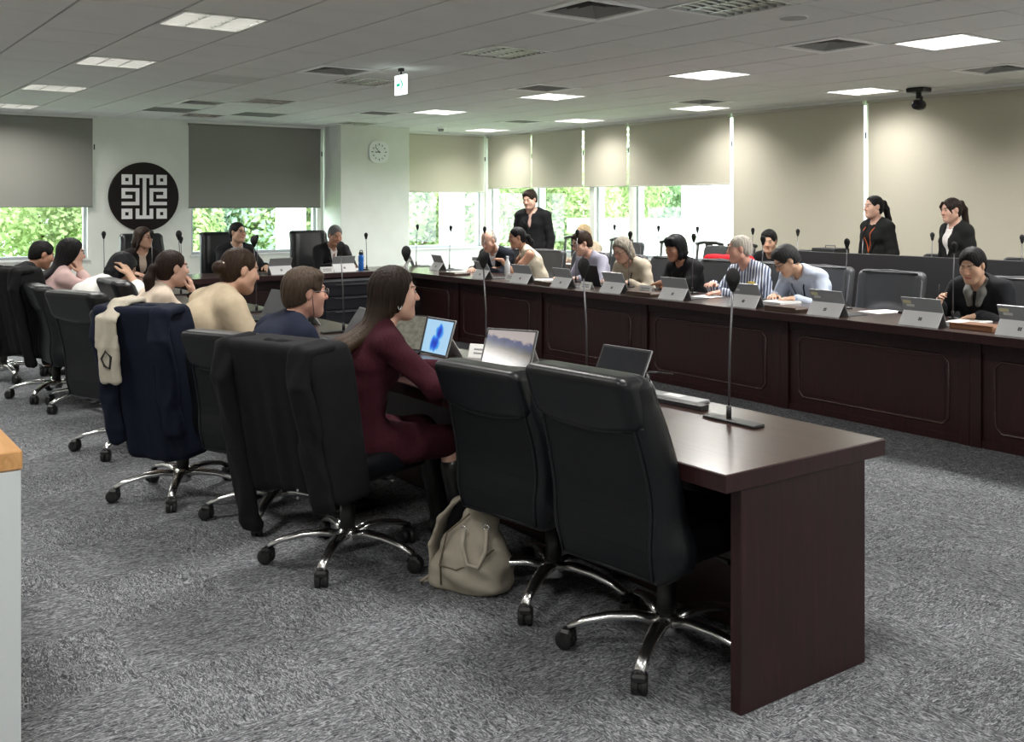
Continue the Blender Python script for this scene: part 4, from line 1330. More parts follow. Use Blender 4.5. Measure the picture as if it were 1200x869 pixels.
def person(x, y, face, label, S):
    """S: pose, clothes and hair. face = degrees ccw from +X the hips look to"""
    g = S.get
    sc = g('scale', 1.0)
    root = empty('person', (x, y, g('z', 0)), rad(face - 90), label, 'person', None)
    stand = g('stand', False)
    fem = g('fem', False)
    near = g('near', 0)
    hf = {2: .0055, 1: .007, 0: .0085}[near]
    hcb = {2: .012, 1: .015, 0: .019}[near]
    hg = {2: .010, 1: .0125, 0: .016}[near]
    hip_z = g('hip', .90 if stand else .545)
    lean = rad(g('lean', 8)); slump = rad(g('slump', 12)); side = rad(g('side', 0)); twist = rad(g('twist', 0))
    P = np.array((0, 0, hip_z))
    def dirv(a):
        return nrm((math.sin(side) * math.cos(a), math.sin(a) * math.cos(side), math.cos(a) * math.cos(side)))
    tl = g('torso', .50) * sc
    waist = P + dirv(lean * .7) * tl * .34
    chest = waist + dirv(lean) * tl * .36
    nb = chest + dirv(lean + slump) * tl * .30           # neck base
    up = dirv(lean + slump * .6)
    rt = np.array((math.cos(twist), math.sin(twist), 0)); rt = nrm(rt - up * (rt @ up))
    fw = nrm(np.cross(up, rt))
    hipr = np.array((1., 0, 0))
    # head frame
    hy, hp, hr = rad(g('yaw', 0)), rad(g('pitch', 0)), rad(g('roll', 0))
    Hm = Matrix.Rotation(twist + hy, 3, 'Z') @ Matrix.Rotation(-hp, 3, 'X') @ Matrix.Rotation(hr, 3, 'Y')
    Hm = np.array(Hm)
    hs = g('head', 1.0) * (0.965 if fem else 1.0)
    nk = nb + nrm(up * .55 + dirv(lean + slump + hp * .5) * .45) * .085 * sc + fw * .012
    hc = nk + Hm @ np.array((0, .022, .095)) * hs
    def H(p): return hc + Hm @ (np.array(p, float) * hs)
    shw = g('shoulder', .158 if fem else .182) * sc
    sh = g('shrug', 0.0)
    SR = nb + rt * shw - up * (.055 - sh) * sc - fw * .01
    SL = nb - rt * shw - up * (.055 - sh) * sc - fw * .01
    la, lf = .285 * sc, .25 * sc
    # arm targets are given in person coordinates
    if stand:
        dR = SR + np.array((.06, .05, -.52)) * sc; dL = SL + np.array((-.06, .05, -.52)) * sc
    else:
        dR = np.array((.16, .42, .80)); dL = np.array((-.16, .42, .80))
    WR = np.array(g('hr', dR), float); WL = np.array(g('hl', dL), float)
    if 'desk' in S:                       # rest the wrists on the desk edge
        if WR[2] < .9: WR[1] = max(WR[1], S['desk'] + .02)
        if WL[2] < .9: WL[1] = max(WL[1], S['desk'] + .02)
    if 'hrh' in S: WR = H(S['hrh'])
    if 'hlh' in S: WL = H(S['hlh'])
    ER, WR = ik(SR, WR, la, lf, g('er', (.55, -.6 if stand else -.25, -.9)))
    EL, WL = ik(SL, WL, la, lf, g('el', (-.55, -.6 if stand else -.25, -.9)))
    # legs
    th, shn = .42 * sc, .42 * sc
    HR = P + np.array((.088, 0, -.02)); HL = P + np.array((-.088, 0, -.02))
    if stand:
        KR = HR + np.array((.01, .02, -(hip_z - .10) * .5)); KL = HL + np.array((-.01, .02, -(hip_z - .10) * .5))
        AR = np.array((KR[0], -.02, .085)); AL = np.array((KL[0], -.02, .085))
    else:
        sp_ = g('knees', .10)
        KR = HR + np.array((sp_ - .06, th, -.01)); KL = HL + np.array((-sp_ + .06, th, -.01))
        fy = g('feet', .0)
        AR = np.array((KR[0] + .01, KR[1] + fy, .085)); AL = np.array((KL[0] - .01, KL[1] + fy, .085))
    skin = np.array(SKINS[g('skin', 'fair')])
    girth = g('girth', 1.0)
    # ---- body
    B = SDF()
    def torso(s, e, k=.05):
        wr = (.150 if fem else .155) * girth; ww = (.118 if fem else .142) * girth; wc = (.138 if fem else .160) * girth ** .5
        s.ecap(P - up * .03, waist, (wr + e, .115 * girth + e), (ww + e, .098 * girth + e), hipr * .6 + rt * .4, k=k)
        s.ecap(waist, chest, (ww + e, .098 * girth + e), (wc + e, .108 * girth ** .5 + e), rt, k=k)
        s.ecap(chest, nb - up * .055, (wc + e, .108 + e), (shw * .80 + e, .075 + e), rt, k=k)
        if fem:
            for q in (-1, 1): s.ell(chest + fw * .075 + rt * q * .062 + up * .0, (.06 + e, .05 + e, .058 + e), k=.04)
        s.rcone(SR - rt * .03, SL + rt * .03, .052 + e, .052 + e, k=k)
        for q, sp2 in ((1, SR), (-1, SL)):
            s.rcone(nb + up * .02 + rt * q * .035 - fw * .012, sp2 + up * .012, .042 + e * .8, .045 + e * .9, k=.04)
    torso(B, -.012)
    B.ecap(nb - up * .02, nk + Hm @ np.array((0, .0, .03)), (.058 * (0.88 if fem else 1), .056), (.053 * (0.88 if fem else 1), .056), rt, k=.03)
    # head
    B.ell(H((0, -.014, .030)), np.array((.0765, .097, .088)) * hs, R=Hm, k=.03)
    B.ell(H((0, .026, -.040)), np.array((.061, .064, .078)) * hs, R=Hm, k=.03)
    B.ell(H((0, .062, -.098)), np.array((.028, .022, .020)) * hs, R=Hm, k=.03)
    for q in (-1, 1):
        B.rcone(H((q * .054, -.005, -.062)), H((q * .02, .060, -.096)), .018 * hs, .017 * hs, k=.045)     # jaw line
        B.ell(H((q * .042, .056, -.026)), np.array((.022, .018, .022)) * hs, R=Hm, k=.045)              # cheek bone
        B.ell(H((q * .033, .101, .010)), np.array((.017, .012, .010)) * hs, R=Hm, k=.012, op='s')        # eye socket
    B.ecap(H((-.03, .079, .031)), H((.03, .079, .031)), (.012 * hs, .008 * hs), (.012 * hs, .008 * hs), Hm @ np.array((0, 1, 0)), k=.014)
    ns = g('nose', 1.0)
    B.rcone(H((0, .084, .016)), H((0, .096 + .012 * ns, -.024)), .0095 * hs, .0125 * hs, k=.010)
    for q in (-1, 1): B.ell(H((q * .012, .092, -.029)), np.array((.010, .010, .008)) * hs, R=Hm, k=.008)
    B.ell(H((0, .084, -.058)), np.array((.024, .012, .0065)) * hs, R=Hm, k=.006)
    B.ell(H((0, .083, -.069)), np.array((.021, .012, .0065)) * hs, R=Hm, k=.006)
    ears = g('ears', True)
    for q in (-1, 1):
        B.ell(H((q * .080, -.012, -.002)), np.array((.007, .020, .033)) * hs, R=Hm, k=.010)
    # arms and hands
    f_ = .92 if fem else 1.0
    ag = g('armgirth', 1.0)
    for (s_, e_, w_, q) in ((SR, ER, WR, 1), (SL, EL, WL, -1)):
        m_ = s_ * .5 + e_ * .5
        B.rcone(s_, m_, .050 * f_ * ag, .046 * f_ * ag, k=.03); B.rcone(m_, e_, .046 * f_ * ag, .038 * f_, k=.02)
        fm = e_ * .7 + w_ * .3
        B.rcone(e_, fm, .039 * f_, .040 * f_, k=.02); B.rcone(fm, w_, .040 * f_, .025 * f_, k=.02)
    hsz = (.90 if fem else 1.0) * sc
    fR = nrm(np.array(g('fr', WR - ER), float)); fL = nrm(np.array(g('fl', WL - EL), float))
    if not stand and 'fr' not in S: fR = nrm(fR * .6 + np.array((-.25, .55, -.18)))
    if not stand and 'fl' not in S: fL = nrm(fL * .6 + np.array((.25, .55, -.18)))
    uR = np.array(g('ur', (.1, 0, 1) if not stand else (1, -.1, 0)), float); uL = np.array(g('ul', (-.1, 0, 1) if not stand else (-1, -.1, 0)), float)
    # thumb direction: for a palm-down right hand (f forward, up z) the thumb points to -x = cross(up, f)
    tR = add_hand(B, WR, fR, uR, -1, g('cr', .45), hsz)
    tL = add_hand(B, WL, fL, uL, 1, g('cl', .45), hsz)
    # legs
    for (h_, k_, a_) in ((HR, KR, AR), (HL, KL, AL)):
        B.rcone(h_, k_, .078 * girth ** .5, .053, k=.04)
        m_ = k_ * .65 + a_ * .35
        B.rcone(k_, m_, .052, .052, k=.02); B.rcone(m_, a_, .052, .034, k=.02)
        B.ecap(a_ + np.array((0, -.03, -.045)), a_ + np.array((0, .13, -.058)), (.036, .030), (.040, .020), (1, 0, 0), k=.03)
    lips = np.array(g('lips', (skin * np.array((.86, .60, .58)))))
    brow = np.array(g('browcol', g('haircol', (.02, .015, .012)))) * .8 + skin * .10
    beard = g('beard')
    def paint(V):
        q = ((V - hc) @ Hm) / hs
        col = np.tile(skin, (len(V), 1))
        fl = np.clip(1 - (((q[:, 0]) / .055) ** 2 + ((q[:, 2] + .02) / .05) ** 2), 0, 1)[:, None] * (q[:, 1:2] > .03)
        col = col * (1 + fl * np.array((.06, -.06, -.07)))
        lm = (np.abs(q[:, 0]) < .022) & (np.abs(q[:, 2] + .0635) < .0085) & (q[:, 1] > .07)
        col[lm] = lips
        ax = np.abs(q[:, 0])
        bz = .033 + .06 * np.minimum(.018, ax - .014) - .14 * np.maximum(0, ax - .038)
        bm_ = (ax > .012) & (ax < .053) & (np.abs(q[:, 2] - bz) < (.0034 if near == 2 else .0044)) & (q[:, 1] > .05)
        col[bm_] = brow
        if beard is not None:
            bb = (q[:, 2] < -.045) & (q[:, 1] > .0) & ~lm
            col[bb] = col[bb] * .5 + np.array(beard) * .5
        return col
    fine = [(hc - .145, hc + .15), (np.minimum(WR, WR + fR * .2) - .06, np.maximum(WR, WR + fR * .2) + .06), (np.minimum(WL, WL + fL * .2) - .06, np.maximum(WL, WL + fL * .2) + .06)]
    link('body', B.mesh('body', M_SKIN, hcb, fine, hf, paint), root)
    # eyes
    eo = g('eyes', .55 if g('pitch', 0) > 12 else 1.0)
    for q in (-1, 1):
        R4 = Matrix(Hm.tolist()).to_4x4()
        c_ = H((q * .0325, .0815 if near < 2 else .0805, .0095))
        M4 = Matrix.Translation(Vector(c_)) @ R4
        e = MB().lathe([(.001, -.0105), (.009, -.007), (.0125, 0), (.009, .007), (.001, .0105)], 12, M=M4 @ Matrix.Diagonal((1.05 * hs, .75 * hs, .50 * hs * eo, 1))).build('eye', M_EYEW, root, smooth=True)
        MB().lathe([(.0068, -.001), (.0058, .002), (.001, .003)], 12, M=M4 @ Tm(0, .0088 * hs, 0) @ Rm(-PI / 2, 'X') @ Matrix.Diagonal((hs, hs * eo, hs, 1))).build('iris', M_IRIS, e, smooth=True)
    # ---- clothes
    top = g('top', dict(kind='sweater', col=(.1, .1, .1)))
    surf = None
    surf2 = None
    def sleeves(s, e, upto, k=.03, loose=1.0):
        for (s_, e_, w_) in ((SR, ER, WR), (SL, EL, WL)):
            if upto <= 0.5:
                s.rcone(s_, s_ + (e_ - s_) * upto * 2, (.050 + e) * loose, (.050 + e) * loose * 1.05, k=k)
            else:
                s.rcone(s_, e_, (.050 + e) * loose, (.043 + e) * loose, k=k)
                s.rcone(e_, e_ + (w_ - e_) * (upto - .5) * 2, (.043 + e) * loose, (.031 + e) * loose, k=.02)
    hemz = g('hem', .06)
    def neckcut(s, r, drop=0.0):
        a = nb - up * (.02 + drop) + fw * .008
        s.rcone(a, a + nrm(up * .8 + fw * .25) * .25, r, r + .05, k=.006, op='s')
    def folds(amp, seed):
        ph = seed * 1.7
        def fn(X, Y, Z):
            return amp * (np.sin(38 * X + 22 * Z + ph + 2.5 * np.sin(9 * Z + ph)) * np.sin(26 * Y - 31 * Z + ph * 2) + .6 * np.sin(61 * Z + 17 * X + ph))
        return fn
    if top['kind'] in ('sweater', 'tee', 'sleeveless', 'shirt', 'dress'):
        e = top.get('e', .010)
        t = SDF()
        torso(t, e)
        up_to = {'sweater': .96, 'shirt': .96, 'dress': .96, 'tee': .30, 'sleeveless': 0}[top['kind']]
        up_to = top.get('sleeve', up_to)
        if up_to > 0: sleeves(t, e, up_to, loose=top.get('loose', 1.0))
        t.ecap(P + up * .05, P - up * hemz, (.158 * girth + e, .12 * girth + e), (.165 * girth + e, .125 * girth + e), hipr, k=.04)
        if top['kind'] == 'dress':
            for (h_, k_) in ((HR, KR), (HL, KL)): t.rcone(h_, h_ + (k_ - h_) * .96, .092 * girth, .074, k=.06)
            t.rcone(HR + (KR - HR) * .5, HL + (KL - HL) * .5, .078, .078, k=.06)
        t.warp(folds(top.get('fold', .0028), x * 3 + y))
        neckcut(t, top.get('neck', .056), top.get('drop', 0))
        if up_to == 0:
            for s_, q in ((SR, 1), (SL, -1)): t.rcone(s_ + rt * q * .055, s_ + rt * q * .14, .085, .11, k=.01, op='s')
        link({'dress': 'dress', 'tee': 'tee_shirt', 'shirt': 'shirt'}.get(top['kind'], 'top'), t.mesh('top', cloth(top['col'], kind=top.get('tex', 'plain')), hg), root)
        surf = t
        if top['kind'] == 'shirt':
            c_ = SDF()
            a = nb - up * .012
            for i in range(12):
                t0, t1 = [2 * PI * (j / 12) for j in (i, i + 1)]
                pt = lambda a_: a + rt * math.cos(a_) * .066 + fw * (math.sin(a_) * .062 + .012) + up * (.022 - .026 * max(0, math.sin(a_)))
                if abs(((t0 + t1) / 2) % (2 * PI) - PI / 2) < .30: continue
                c_.rcone(pt(t0), pt(t1), .013, .013, k=.006)
            link('collar', c_.mesh('collar', cloth(top.get('collar', top['col']), kind=top.get('ctex', 'plain')), min(hg, .010)), root)
    if top['kind'] == 'jacket':
        inner = SDF(); torso(inner, .004); neckcut(inner, .054)
        c2 = top.get('inner', (.75, .75, .75))
        link('shirt', inner.mesh('shirt', cloth(c2), hg), root)
        col_ = SDF(); a = nb - up * .012
        for i in range(12):
            t0, t1 = [2 * PI * (j / 12) for j in (i, i + 1)]
            pt = lambda a_: a + rt * math.cos(a_) * .064 + fw * (math.sin(a_) * .060 + .012) + up * (.022 - .026 * max(0, math.sin(a_)))
            if abs(((t0 + t1) / 2) % (2 * PI) - PI / 2) < .30: continue
            col_.rcone(pt(t0), pt(t1), .012, .012, k=.006)
        if top.get('shirtcollar', True): link('collar', col_.mesh('collar', cloth(c2), min(hg, .010)), root)
        t = SDF(); e = top.get('e', .020)
        torso(t, e); sleeves(t, e, .94)
        t.ecap(P + up * .05, P - up * (.10 if not stand else .16), (.165 * girth + e, .125 * girth + e), (.175 * girth + e, .135 * girth + e), hipr, k=.04)
        t.warp(folds(.0028, x + y * 2))
        neckcut(t, .068)
        vb = waist * .35 + chest * .65 if not top.get('deep') else waist * .8 + P * .2
        va = nb + fw * .06
        t.rcone(va + up * .05 + fw * .04, vb + fw * .145, top.get('vee', .078), .016, k=.006, op='s')
        link('jacket', t.mesh('jacket', cloth(top['col']), hg), root)
        surf = t; surf2 = inner
        # lapels and jacket collar
        l = SDF()
        for q in (-1, 1):
            p0 = nb + rt * q * .070 - fw * .025 + up * .012; p1 = nb + rt * q * .078 + fw * .045 - up * .045; p2 = vb + fw * (.115 + e) + rt * q * .02
            pm = p1 * .5 + p2 * .5 + rt * q * .022 + fw * .022
            l.chain([p0, p1, pm, p2], [.017, .019, .019, .008], k=.012)
        l.rcone(nb + rt * .070 - fw * .025 + up * .012, nb - fw * .058 + up * .014, .017, .017, k=.012); l.rcone(nb - rt * .070 - fw * .025 + up * .012, nb - fw * .058 + up * .014, .017, .017, k=.012)
        link('lapels', l.mesh('lapels', cloth(top['col']), min(hg, .011)), root)
        if top.get('tie'):
            tt = SDF(); a0 = nb + fw * .070 - up * .03
            b0 = waist + fw * .125
            tt.ecap(a0, a0 - up * .02, (.016, .012), (.014, .010), rt, k=.006)
            tt.ecap(a0 - up * .03 + fw * .028, chest + fw * .122, (.015, .008), (.026, .008), rt, k=.006)
            tt.ecap(chest + fw * .122, b0, (.026, .008), (.034, .008), rt, k=.006)
            link('tie', tt.mesh('tie', cloth(top['tie']), min(hg, .010)), root)
    def onsurf(o, d, lift=.010):
        """walk along d from inside point o to the garment surface"""
        ts = np.linspace(0, .35, 90)
        Pp = o[None] + ts[:, None] * d[None]
        v = surf.at(Pp)
        if surf2 is not None: v = np.minimum(v, surf2.at(Pp))
        ix = np.argmax(v > 0)
        return Pp[ix] + d * lift
    lan = g('lanyard')
    if lan is not None and surf is not None:
        for q in (-1, 1):
            pts = []
            for a_ in np.linspace(PI * .5, 0, 4):      # round the neck
                pts.append(nb + rt * q * (math.cos(a_) * .080) - fw * (.070 * math.sin(a_)) + up * (.030 - .006 * math.cos(a_)))
            ce = nb * .5 + chest * .5
            for u in np.linspace(.08, 1, 7):
                o = nb * (1 - u) + waist * u - up * .05 * (1 - u)
                tgt = rt * q * .07 * (1 - u)
                pts.append(onsurf(o + tgt, fw))
            MB().tube(pts, .0065, 6, flat=.5).build('lanyard', cloth(lan), root)
        if g('badge', True):
            bp = onsurf(waist * .95 + P * .05, fw, .010)
            Mx = Matrix((list(rt) + [bp[0]], list(fw) + [bp[1]], list(up) + [bp[2]], [0, 0, 0, 1]))
            MB().box((-.035, -.002, -.10), (.035, .002, .0), bev=.001, M=Mx).build('badge', mat('badge_card', (.75, .76, .78), .4), root)
    if g('scarf'):
        t = SDF()
        for q in (-1, 1):
            t.chain([nb - fw * .06 + up * .035, nb + rt * q * .075 + up * .02, nb + rt * q * .05 + fw * .085 - up * .02, chest * .6 + nb * .4 + rt * q * .03 + fw * .150], [.026, .030, .030, .022], k=.02)
        link('scarf', t.mesh('scarf', cloth(g('scarf')), .011), root)
    bt = g('bottom', dict(col=(.015, .015, .018)))
    if bt is not None:
        t = SDF()
        t.ecap(P + up * .06, P - up * .06, (.150 * girth, .118 * girth), (.160 * girth, .125 * girth), hipr, k=.04)
        for (h_, k_, a_) in ((HR, KR, AR), (HL, KL, AL)):
            t.rcone(h_, k_, .090 * girth ** .5, .068, k=.05)
            if bt.get('skirt'): continue
            t.rcone(k_, a_ + np.array((0, 0, .02)), .066, .056, k=.03)
        if bt.get('skirt'): t.rcone(HR + (KR - HR) * .6, HL + (KL - HL) * .6, .085, .085, k=.05)
        t.warp(folds(.0025, x * 2 + y))
        link('skirt' if bt.get('skirt') else 'trousers', t.mesh('trousers', cloth(bt['col']), max(hg, .014)), root)
    for (a_, k_) in ((AR, KR), (AL, KL)):
        t = SDF()
        t.ecap(a_ + np.array((0, -.04, -.048)), a_ + np.array((0, .06, -.046)), (.043, .036), (.046, .034), (1, 0, 0), k=.03)
        t.ecap(a_ + np.array((0, .06, -.05)), a_ + np.array((0, .15, -.060)), (.046, .032), (.040, .022), (1, 0, 0), k=.03)
        if g('boots'): t.rcone(a_ + np.array((0, -.01, -.03)), a_ + (k_ - a_) * .72, .046, .066, k=.03)
        t.plane(a_ + np.array((0, 0, -.0845)), (0, 0, -1))
        link('shoe', t.mesh('shoe', M_SHOE, .014), root)
    # ---- hair
    hair = g('hair', 'short')
    hcol = g('haircol', (.014, .011, .010))
    hm = hair_mat(tuple(hcol), g('hairtip'))
    hh = {2: .0065, 1: .008, 0: .010}[near]
    h = SDF()
    vol = g('hairvol', 1.0)
    amp = g('strand', .0018)
    cx = lambda p, r, k=.02, op='u': h.ell(H(p), np.array(r) * hs, R=Hm, k=k, op=op)
    def cap(t):
        cx((0, -.022, .033), (.0775 + t, .099 + t * .9, .088 + t))
        cx((0, -.050, -.020), (.066 + t, .062 + t, .075 + t), .03)
    def plane_local(p, n_): h.plane(H(p), Hm @ nrm(n_))
    def strands(fr=70):
        def fn(X, Y, Z):
            u = (X - hc[0]) * Hm[0, 0] + (Y - hc[1]) * Hm[1, 0] + (Z - hc[2]) * Hm[2, 0]
            v = (X - hc[0]) * Hm[0, 1] + (Y - hc[1]) * Hm[1, 1] + (Z - hc[2]) * Hm[2, 1]
            w_ = (X - hc[0]) * Hm[0, 2] + (Y - hc[1]) * Hm[1, 2] + (Z - hc[2]) * Hm[2, 2]
            an = np.arctan2(u, v + .02)
            return amp * np.sin(an * 23 + 3 * np.sin(w_ * 14)) + amp * .6 * np.sin(an * 41 + 5 * w_ / .1)
        return fn
    if hair in ('short', 'thick', 'receding'):
        t = {'short': .009, 'thick': .014, 'receding': .006}[hair] * vol
        cap(t)
        if hair == 'thick':
            cx((0.010, .026, .088), (.062, .052, .030), .03)
        h.warp(strands())
        hl = g('hairline', .0)
        plane_local((0, .088 + hl, .078), (0, .90, -.44))
        cx((0, .095, .0), (.062, .070, .075), .012, 's')
        for q in (-1, 1):
            cx((q * .085, .0, -.012), (.030, .030, .034), .006, 's'); cx((q * .085, .03, -.03), (.03, .03, .04), .006, 's')
        plane_local((0, -.09, g('nape', -.078)), (0, .42, -1))
        if hair == 'receding': cx((0, .05, .12), (.06, .10, .06), .02, 's')
    elif hair == 'fringe':
        cap(.004)
        cx((0, .035, .085), (.085, .125, .088), .01, 's')
        cx((0, .095, .0), (.07, .085, .10), .01, 's')
        for q in (-1, 1): cx((q * .085, .0, -.008), (.03, .032, .034), .006, 's')
        plane_local((0, -.05, -.06), (0, -.15, -1))
    elif hair in ('long', 'bob'):
        cap(.014 * vol)
        L_ = g('hairlen', .40)
        for q in (-1, 1):
            cx((q * .066, -.012, -.01), (.026, .055, .075), .03)
        back = nb - fw * .075
        if hair == 'long':
            spr = g('hairspread', .085)
            q0 = H((0, -.050, .02)); q1 = H((0, -.072, -.075))
            chainp = [q0, q1]
            def behind(z_u):
                o = nb * (1 - z_u) + waist * z_u
                ts = np.linspace(0, .3, 80); Pp = o[None] - ts[:, None] * fw[None]
                v = surf.at(Pp) if surf is not None else Pp[:, 0] * 0 - 1
                return Pp[np.argmax(v > 0)] - fw * .022
            for u_ in np.linspace(.06, min(1.0, L_ / .46), 4): chainp.append(behind(u_))
            chainp[2] = chainp[2] * .6 + (chainp[1] * .5 + chainp[3] * .5) * .4
            n__ = len(chainp)
            for i_ in range(n__ - 1):
                f0 = i_ / (n__ - 1); f1 = (i_ + 1) / (n__ - 1)
                W_ = lambda f: (.072 + (spr - .072) * min(1, f * 1.6)) * (1 - .35 * max(0, f - .7) / .3)
                D_ = lambda f: .048 * (1 - f) + .016
                h.ecap(chainp[i_], chainp[i_ + 1], (W_(f0), D_(f0)), (W_(f1), D_(f1)), rt, k=.025)
            if g('front_locks', False):
                for q in (-1, 1):
                    p1 = H((q * .072, .012, -.06)); p2 = nb + rt * q * .085 + fw * .06 - up * .03; p3 = p2 - up * .14 + fw * .03
                    h.chain([H((q * .066, -.0, .03)), p1, p2, p3], [.026, .028, .030, .012], k=.03)
        else:
            for a_ in np.linspace(-2.5, 2.5, 9):
                p0 = H((math.sin(a_) * .070, -math.cos(a_) * .08 - .01, .0)); p1 = H((math.sin(a_) * .082, -math.cos(a_) * .084 - .008, -.075)); p2 = H((math.sin(a_) * .078, -math.cos(a_) * .075 - .005, -L_))
                h.chain([p0, p1, p2], [.030, .027, .014], k=.025)
        h.warp(strands())
        cx((0, .105, -.035), (g('facew', .14), .096, .112), .010, 's')
        plane_local((0, .078, .093), (0, .90, -.42)) if not g('bangs') else None
        if g('bangs'):
            for q in (-2, -1, 0, 1, 2): h.rcone(H((q * .022, .050, .092)), H((q * .027, .083 - abs(q) * .010, .036)), .022, .011, k=.02)
    elif hair in ('pony', 'bun', 'ponyside'):
        cap(.007 * vol)
        h.warp(strands())
        plane_local((0, .082, .085), (0, .86, -.50))
        cx((0, .095, .0), (.064, .070, .085), .012, 's')
        for q in (-1, 1): cx((q * .088, .004, -.012), (.026, .026, .034), .006, 's')
        if g('bangs'):
            for q in (-1, 1): h.chain([H((q * .02, .07, .088)), H((q * .058, .066, .045)), H((q * .070, .045, -.03))], [.016, .017, .008], k=.012)
        if hair == 'bun':
            b0 = g('bunpos', (0, -.125, .0))
            h.ell(H(b0), np.array((.045, .042, .040)) * hs, R=Hm, k=.012)
            h.rcone(H((b0[0], b0[1] + .04, b0[2] + .005)), H(b0), .03, .02, k=.02)
        else:
            hgt = g('ponyz', .045); L_ = g('hairlen', .30)
            r0 = H((0, -.10, hgt)); r1 = H((0, -.145, hgt - .005)); r2 = H((0, -.165, hgt - .08)); 
            r3 = np.array((r2[0], r2[1], r2[2])) - np.array((0, 0, 1)) * L_ * .45 + fw * (-.035 if stand else .02); r4 = r3 - np.array((0, 0, 1)) * L_ * .45 + fw * (-.01 if stand else .01)
            h.chain([r0, r1, r2, r3, r4], [.024, .024, .034, .032, .010], k=.02)
            tie = MB().tube([H((0.022 * math.cos(a_), -.122, hgt + .022 * math.sin(a_))) for a_ in np.linspace(0, 2 * PI, 12, endpoint=False)], .006, 6, closed=True)
            tie.build('hair_tie', M_BLACK, root)
    if hair != 'bald':
        link('hair', h.mesh('hair', hm, hh), root)
    if g('clip'):
        b0 = g('bunpos', (0, -.125, .0))
        c_ = SDF(); c_.rcone(H((b0[0] - .02, b0[1] + .012, b0[2] + .034)), H((b0[0] + .022, b0[1] + .008, b0[2] + .026)), .010, .012, k=.01)
        link('hair_clip', c_.mesh('hair_clip', cloth((.55, .46, .40)), .006), root)
    if g('headband'):
        hb = MB().tube([H((.088 * math.cos(a_), .02 * math.sin(a_) + .0, .034 + .104 * math.sin(a_))) for a_ in np.linspace(0, PI, 14)], .012, 8, flat=.5)
        hb.build('headband', cloth(g('headband')), root)
    # ---- spectacles
    gl = g('glasses')
    if gl is not None:
        gm = mat('frame_%s' % str(gl), gl, .3, metal=.3)
        fr = MB()
        for q in (-1, 1):
            ringp = []
            for a_ in np.linspace(0, 2 * PI, 16, endpoint=False):
                ringp.append(H((q * .033 + .0245 * math.cos(a_), .1015 - .12 * abs(q * .033 + .0245 * math.cos(a_)) ** 1.6, .008 + .018 * math.sin(a_))))
            fr.tube(ringp, .0019 if not near else .0016, 6, closed=True)
            fr.tube([H((q * .056, .093, .012)), H((q * .076, .07, .012)), H((q * .083, -.005, .010)), H((q * .084, -.025, -.004))], .0020, 6)
        fr.tube([H((-.009, .104, .012)), H((0, .107, .015)), H((.009, .104, .012))], .0018, 6)
        fr.build('spectacles', gm, root)
    if g('earring'):
        for q in (-1, 1):
            MB().tube([H((q * .086 + 0, -.008 + .008 * math.cos(a_), -.052 + .018 * math.sin(a_))) for a_ in np.linspace(0, 2 * PI, 14, endpoint=False)], .0028, 6, closed=True).build('earring', mat('silver_earring', (.8, .8, .78), .2, metal=.8), root)
    if g('earphone'):
        MB().tube([H((.086, .004, -.012)), H((.085, .01, -.05)), H((.075, .025, -.11)), nb + rt * .06 + fw * .09 - up * .06], .0022, 6).build('earphone_cable', M_BLACK, root)
    if g('watch'):
        w_, e_ = (WR, ER) if g('watch') == 'r' else (WL, EL)
        ax = nrm(e_ - w_); o1 = nrm(np.cross(ax, (0.3, .2, 1))); o2 = np.cross(ax, o1)
        MB().tube([w_ + ax * .02 + o1 * .033 * math.cos(a_) + o2 * .033 * math.sin(a_) for a_ in np.linspace(0, 2 * PI, 16, endpoint=False)], .008, 6, closed=True, flat=1).build('watch', M_BLACK, root)
    if g('pen'):
        d_ = nrm(fR * .4 + np.array((0, -.3, .9)))
        MB().tube([WR + fR * .12 - d_ * .07, WR + fR * .12 + d_ * .07], .004, 6).build('pen', M_BLACK, root)
    return root
BLK = (.012, .012, .014)
# ------------------------------------------------------------------ who sits where
# the draped row, facing the middle of the room (+X)
person(2.08, 4.10, -6, 'woman in a burgundy dress with long dark hair, working at the desk', dict(
    fem=True, near=2, skin='fair', hair='long', hairlen=.46, haircol=(.020, .013, .010), hairtip=(.075, .045, .026), hairspread=.085, lean=16, slump=8, yaw=-4, pitch=2, twist=0, nose=1.25, facew=.17,
    hr=(.20, .46, .80), hl=(-.14, .56, .80), er=(.9, -.1, -.5), el=(-.7, -.2, -.8), top=dict(kind='dress', col=(.042, .0085, .0145), tex='knit', e=.008, neck=.054), bottom=None, boots=True, earring=True, feet=.10, hem=.1))
person(1.98, 4.86, 2, 'man in a navy jacket and blue shirt wearing glasses, brown hair', dict(
    near=2, skin='pink', hair='thick', haircol=(.060, .042, .030), lean=14, slump=20, torso=.465, yaw=-8, pitch=4, glasses=(.25, .22, .2), earphone=True, hr=(.16, .46, .80), hl=(-.12, .50, .80), girth=1.12,
    top=dict(kind='jacket', col=(.010, .014, .030), inner=(.02, .06, .24)), bottom=dict(col=(.02, .02, .03))))
person(1.80, 5.56, 4, 'person in a beige shirt with hair tied in a bun, seen from behind', dict(
    near=1, skin='olive', hair='bun', haircol=(.030, .018, .012), bunpos=(0.01, -.130, -.012), clip=True, lean=20, slump=18, pitch=14, yaw=-4, hr=(.2, .52, .80), hl=(-.18, .55, .80), torso=.58,
    top=dict(kind='sweater', col=(.50, .41, .29), e=.022, loose=1.15, fold=.0008, sleeve=.9), bottom=dict(col=(.02, .02, .022)), lanyard=(.015, .015, .015), badge=False, hem=.12))
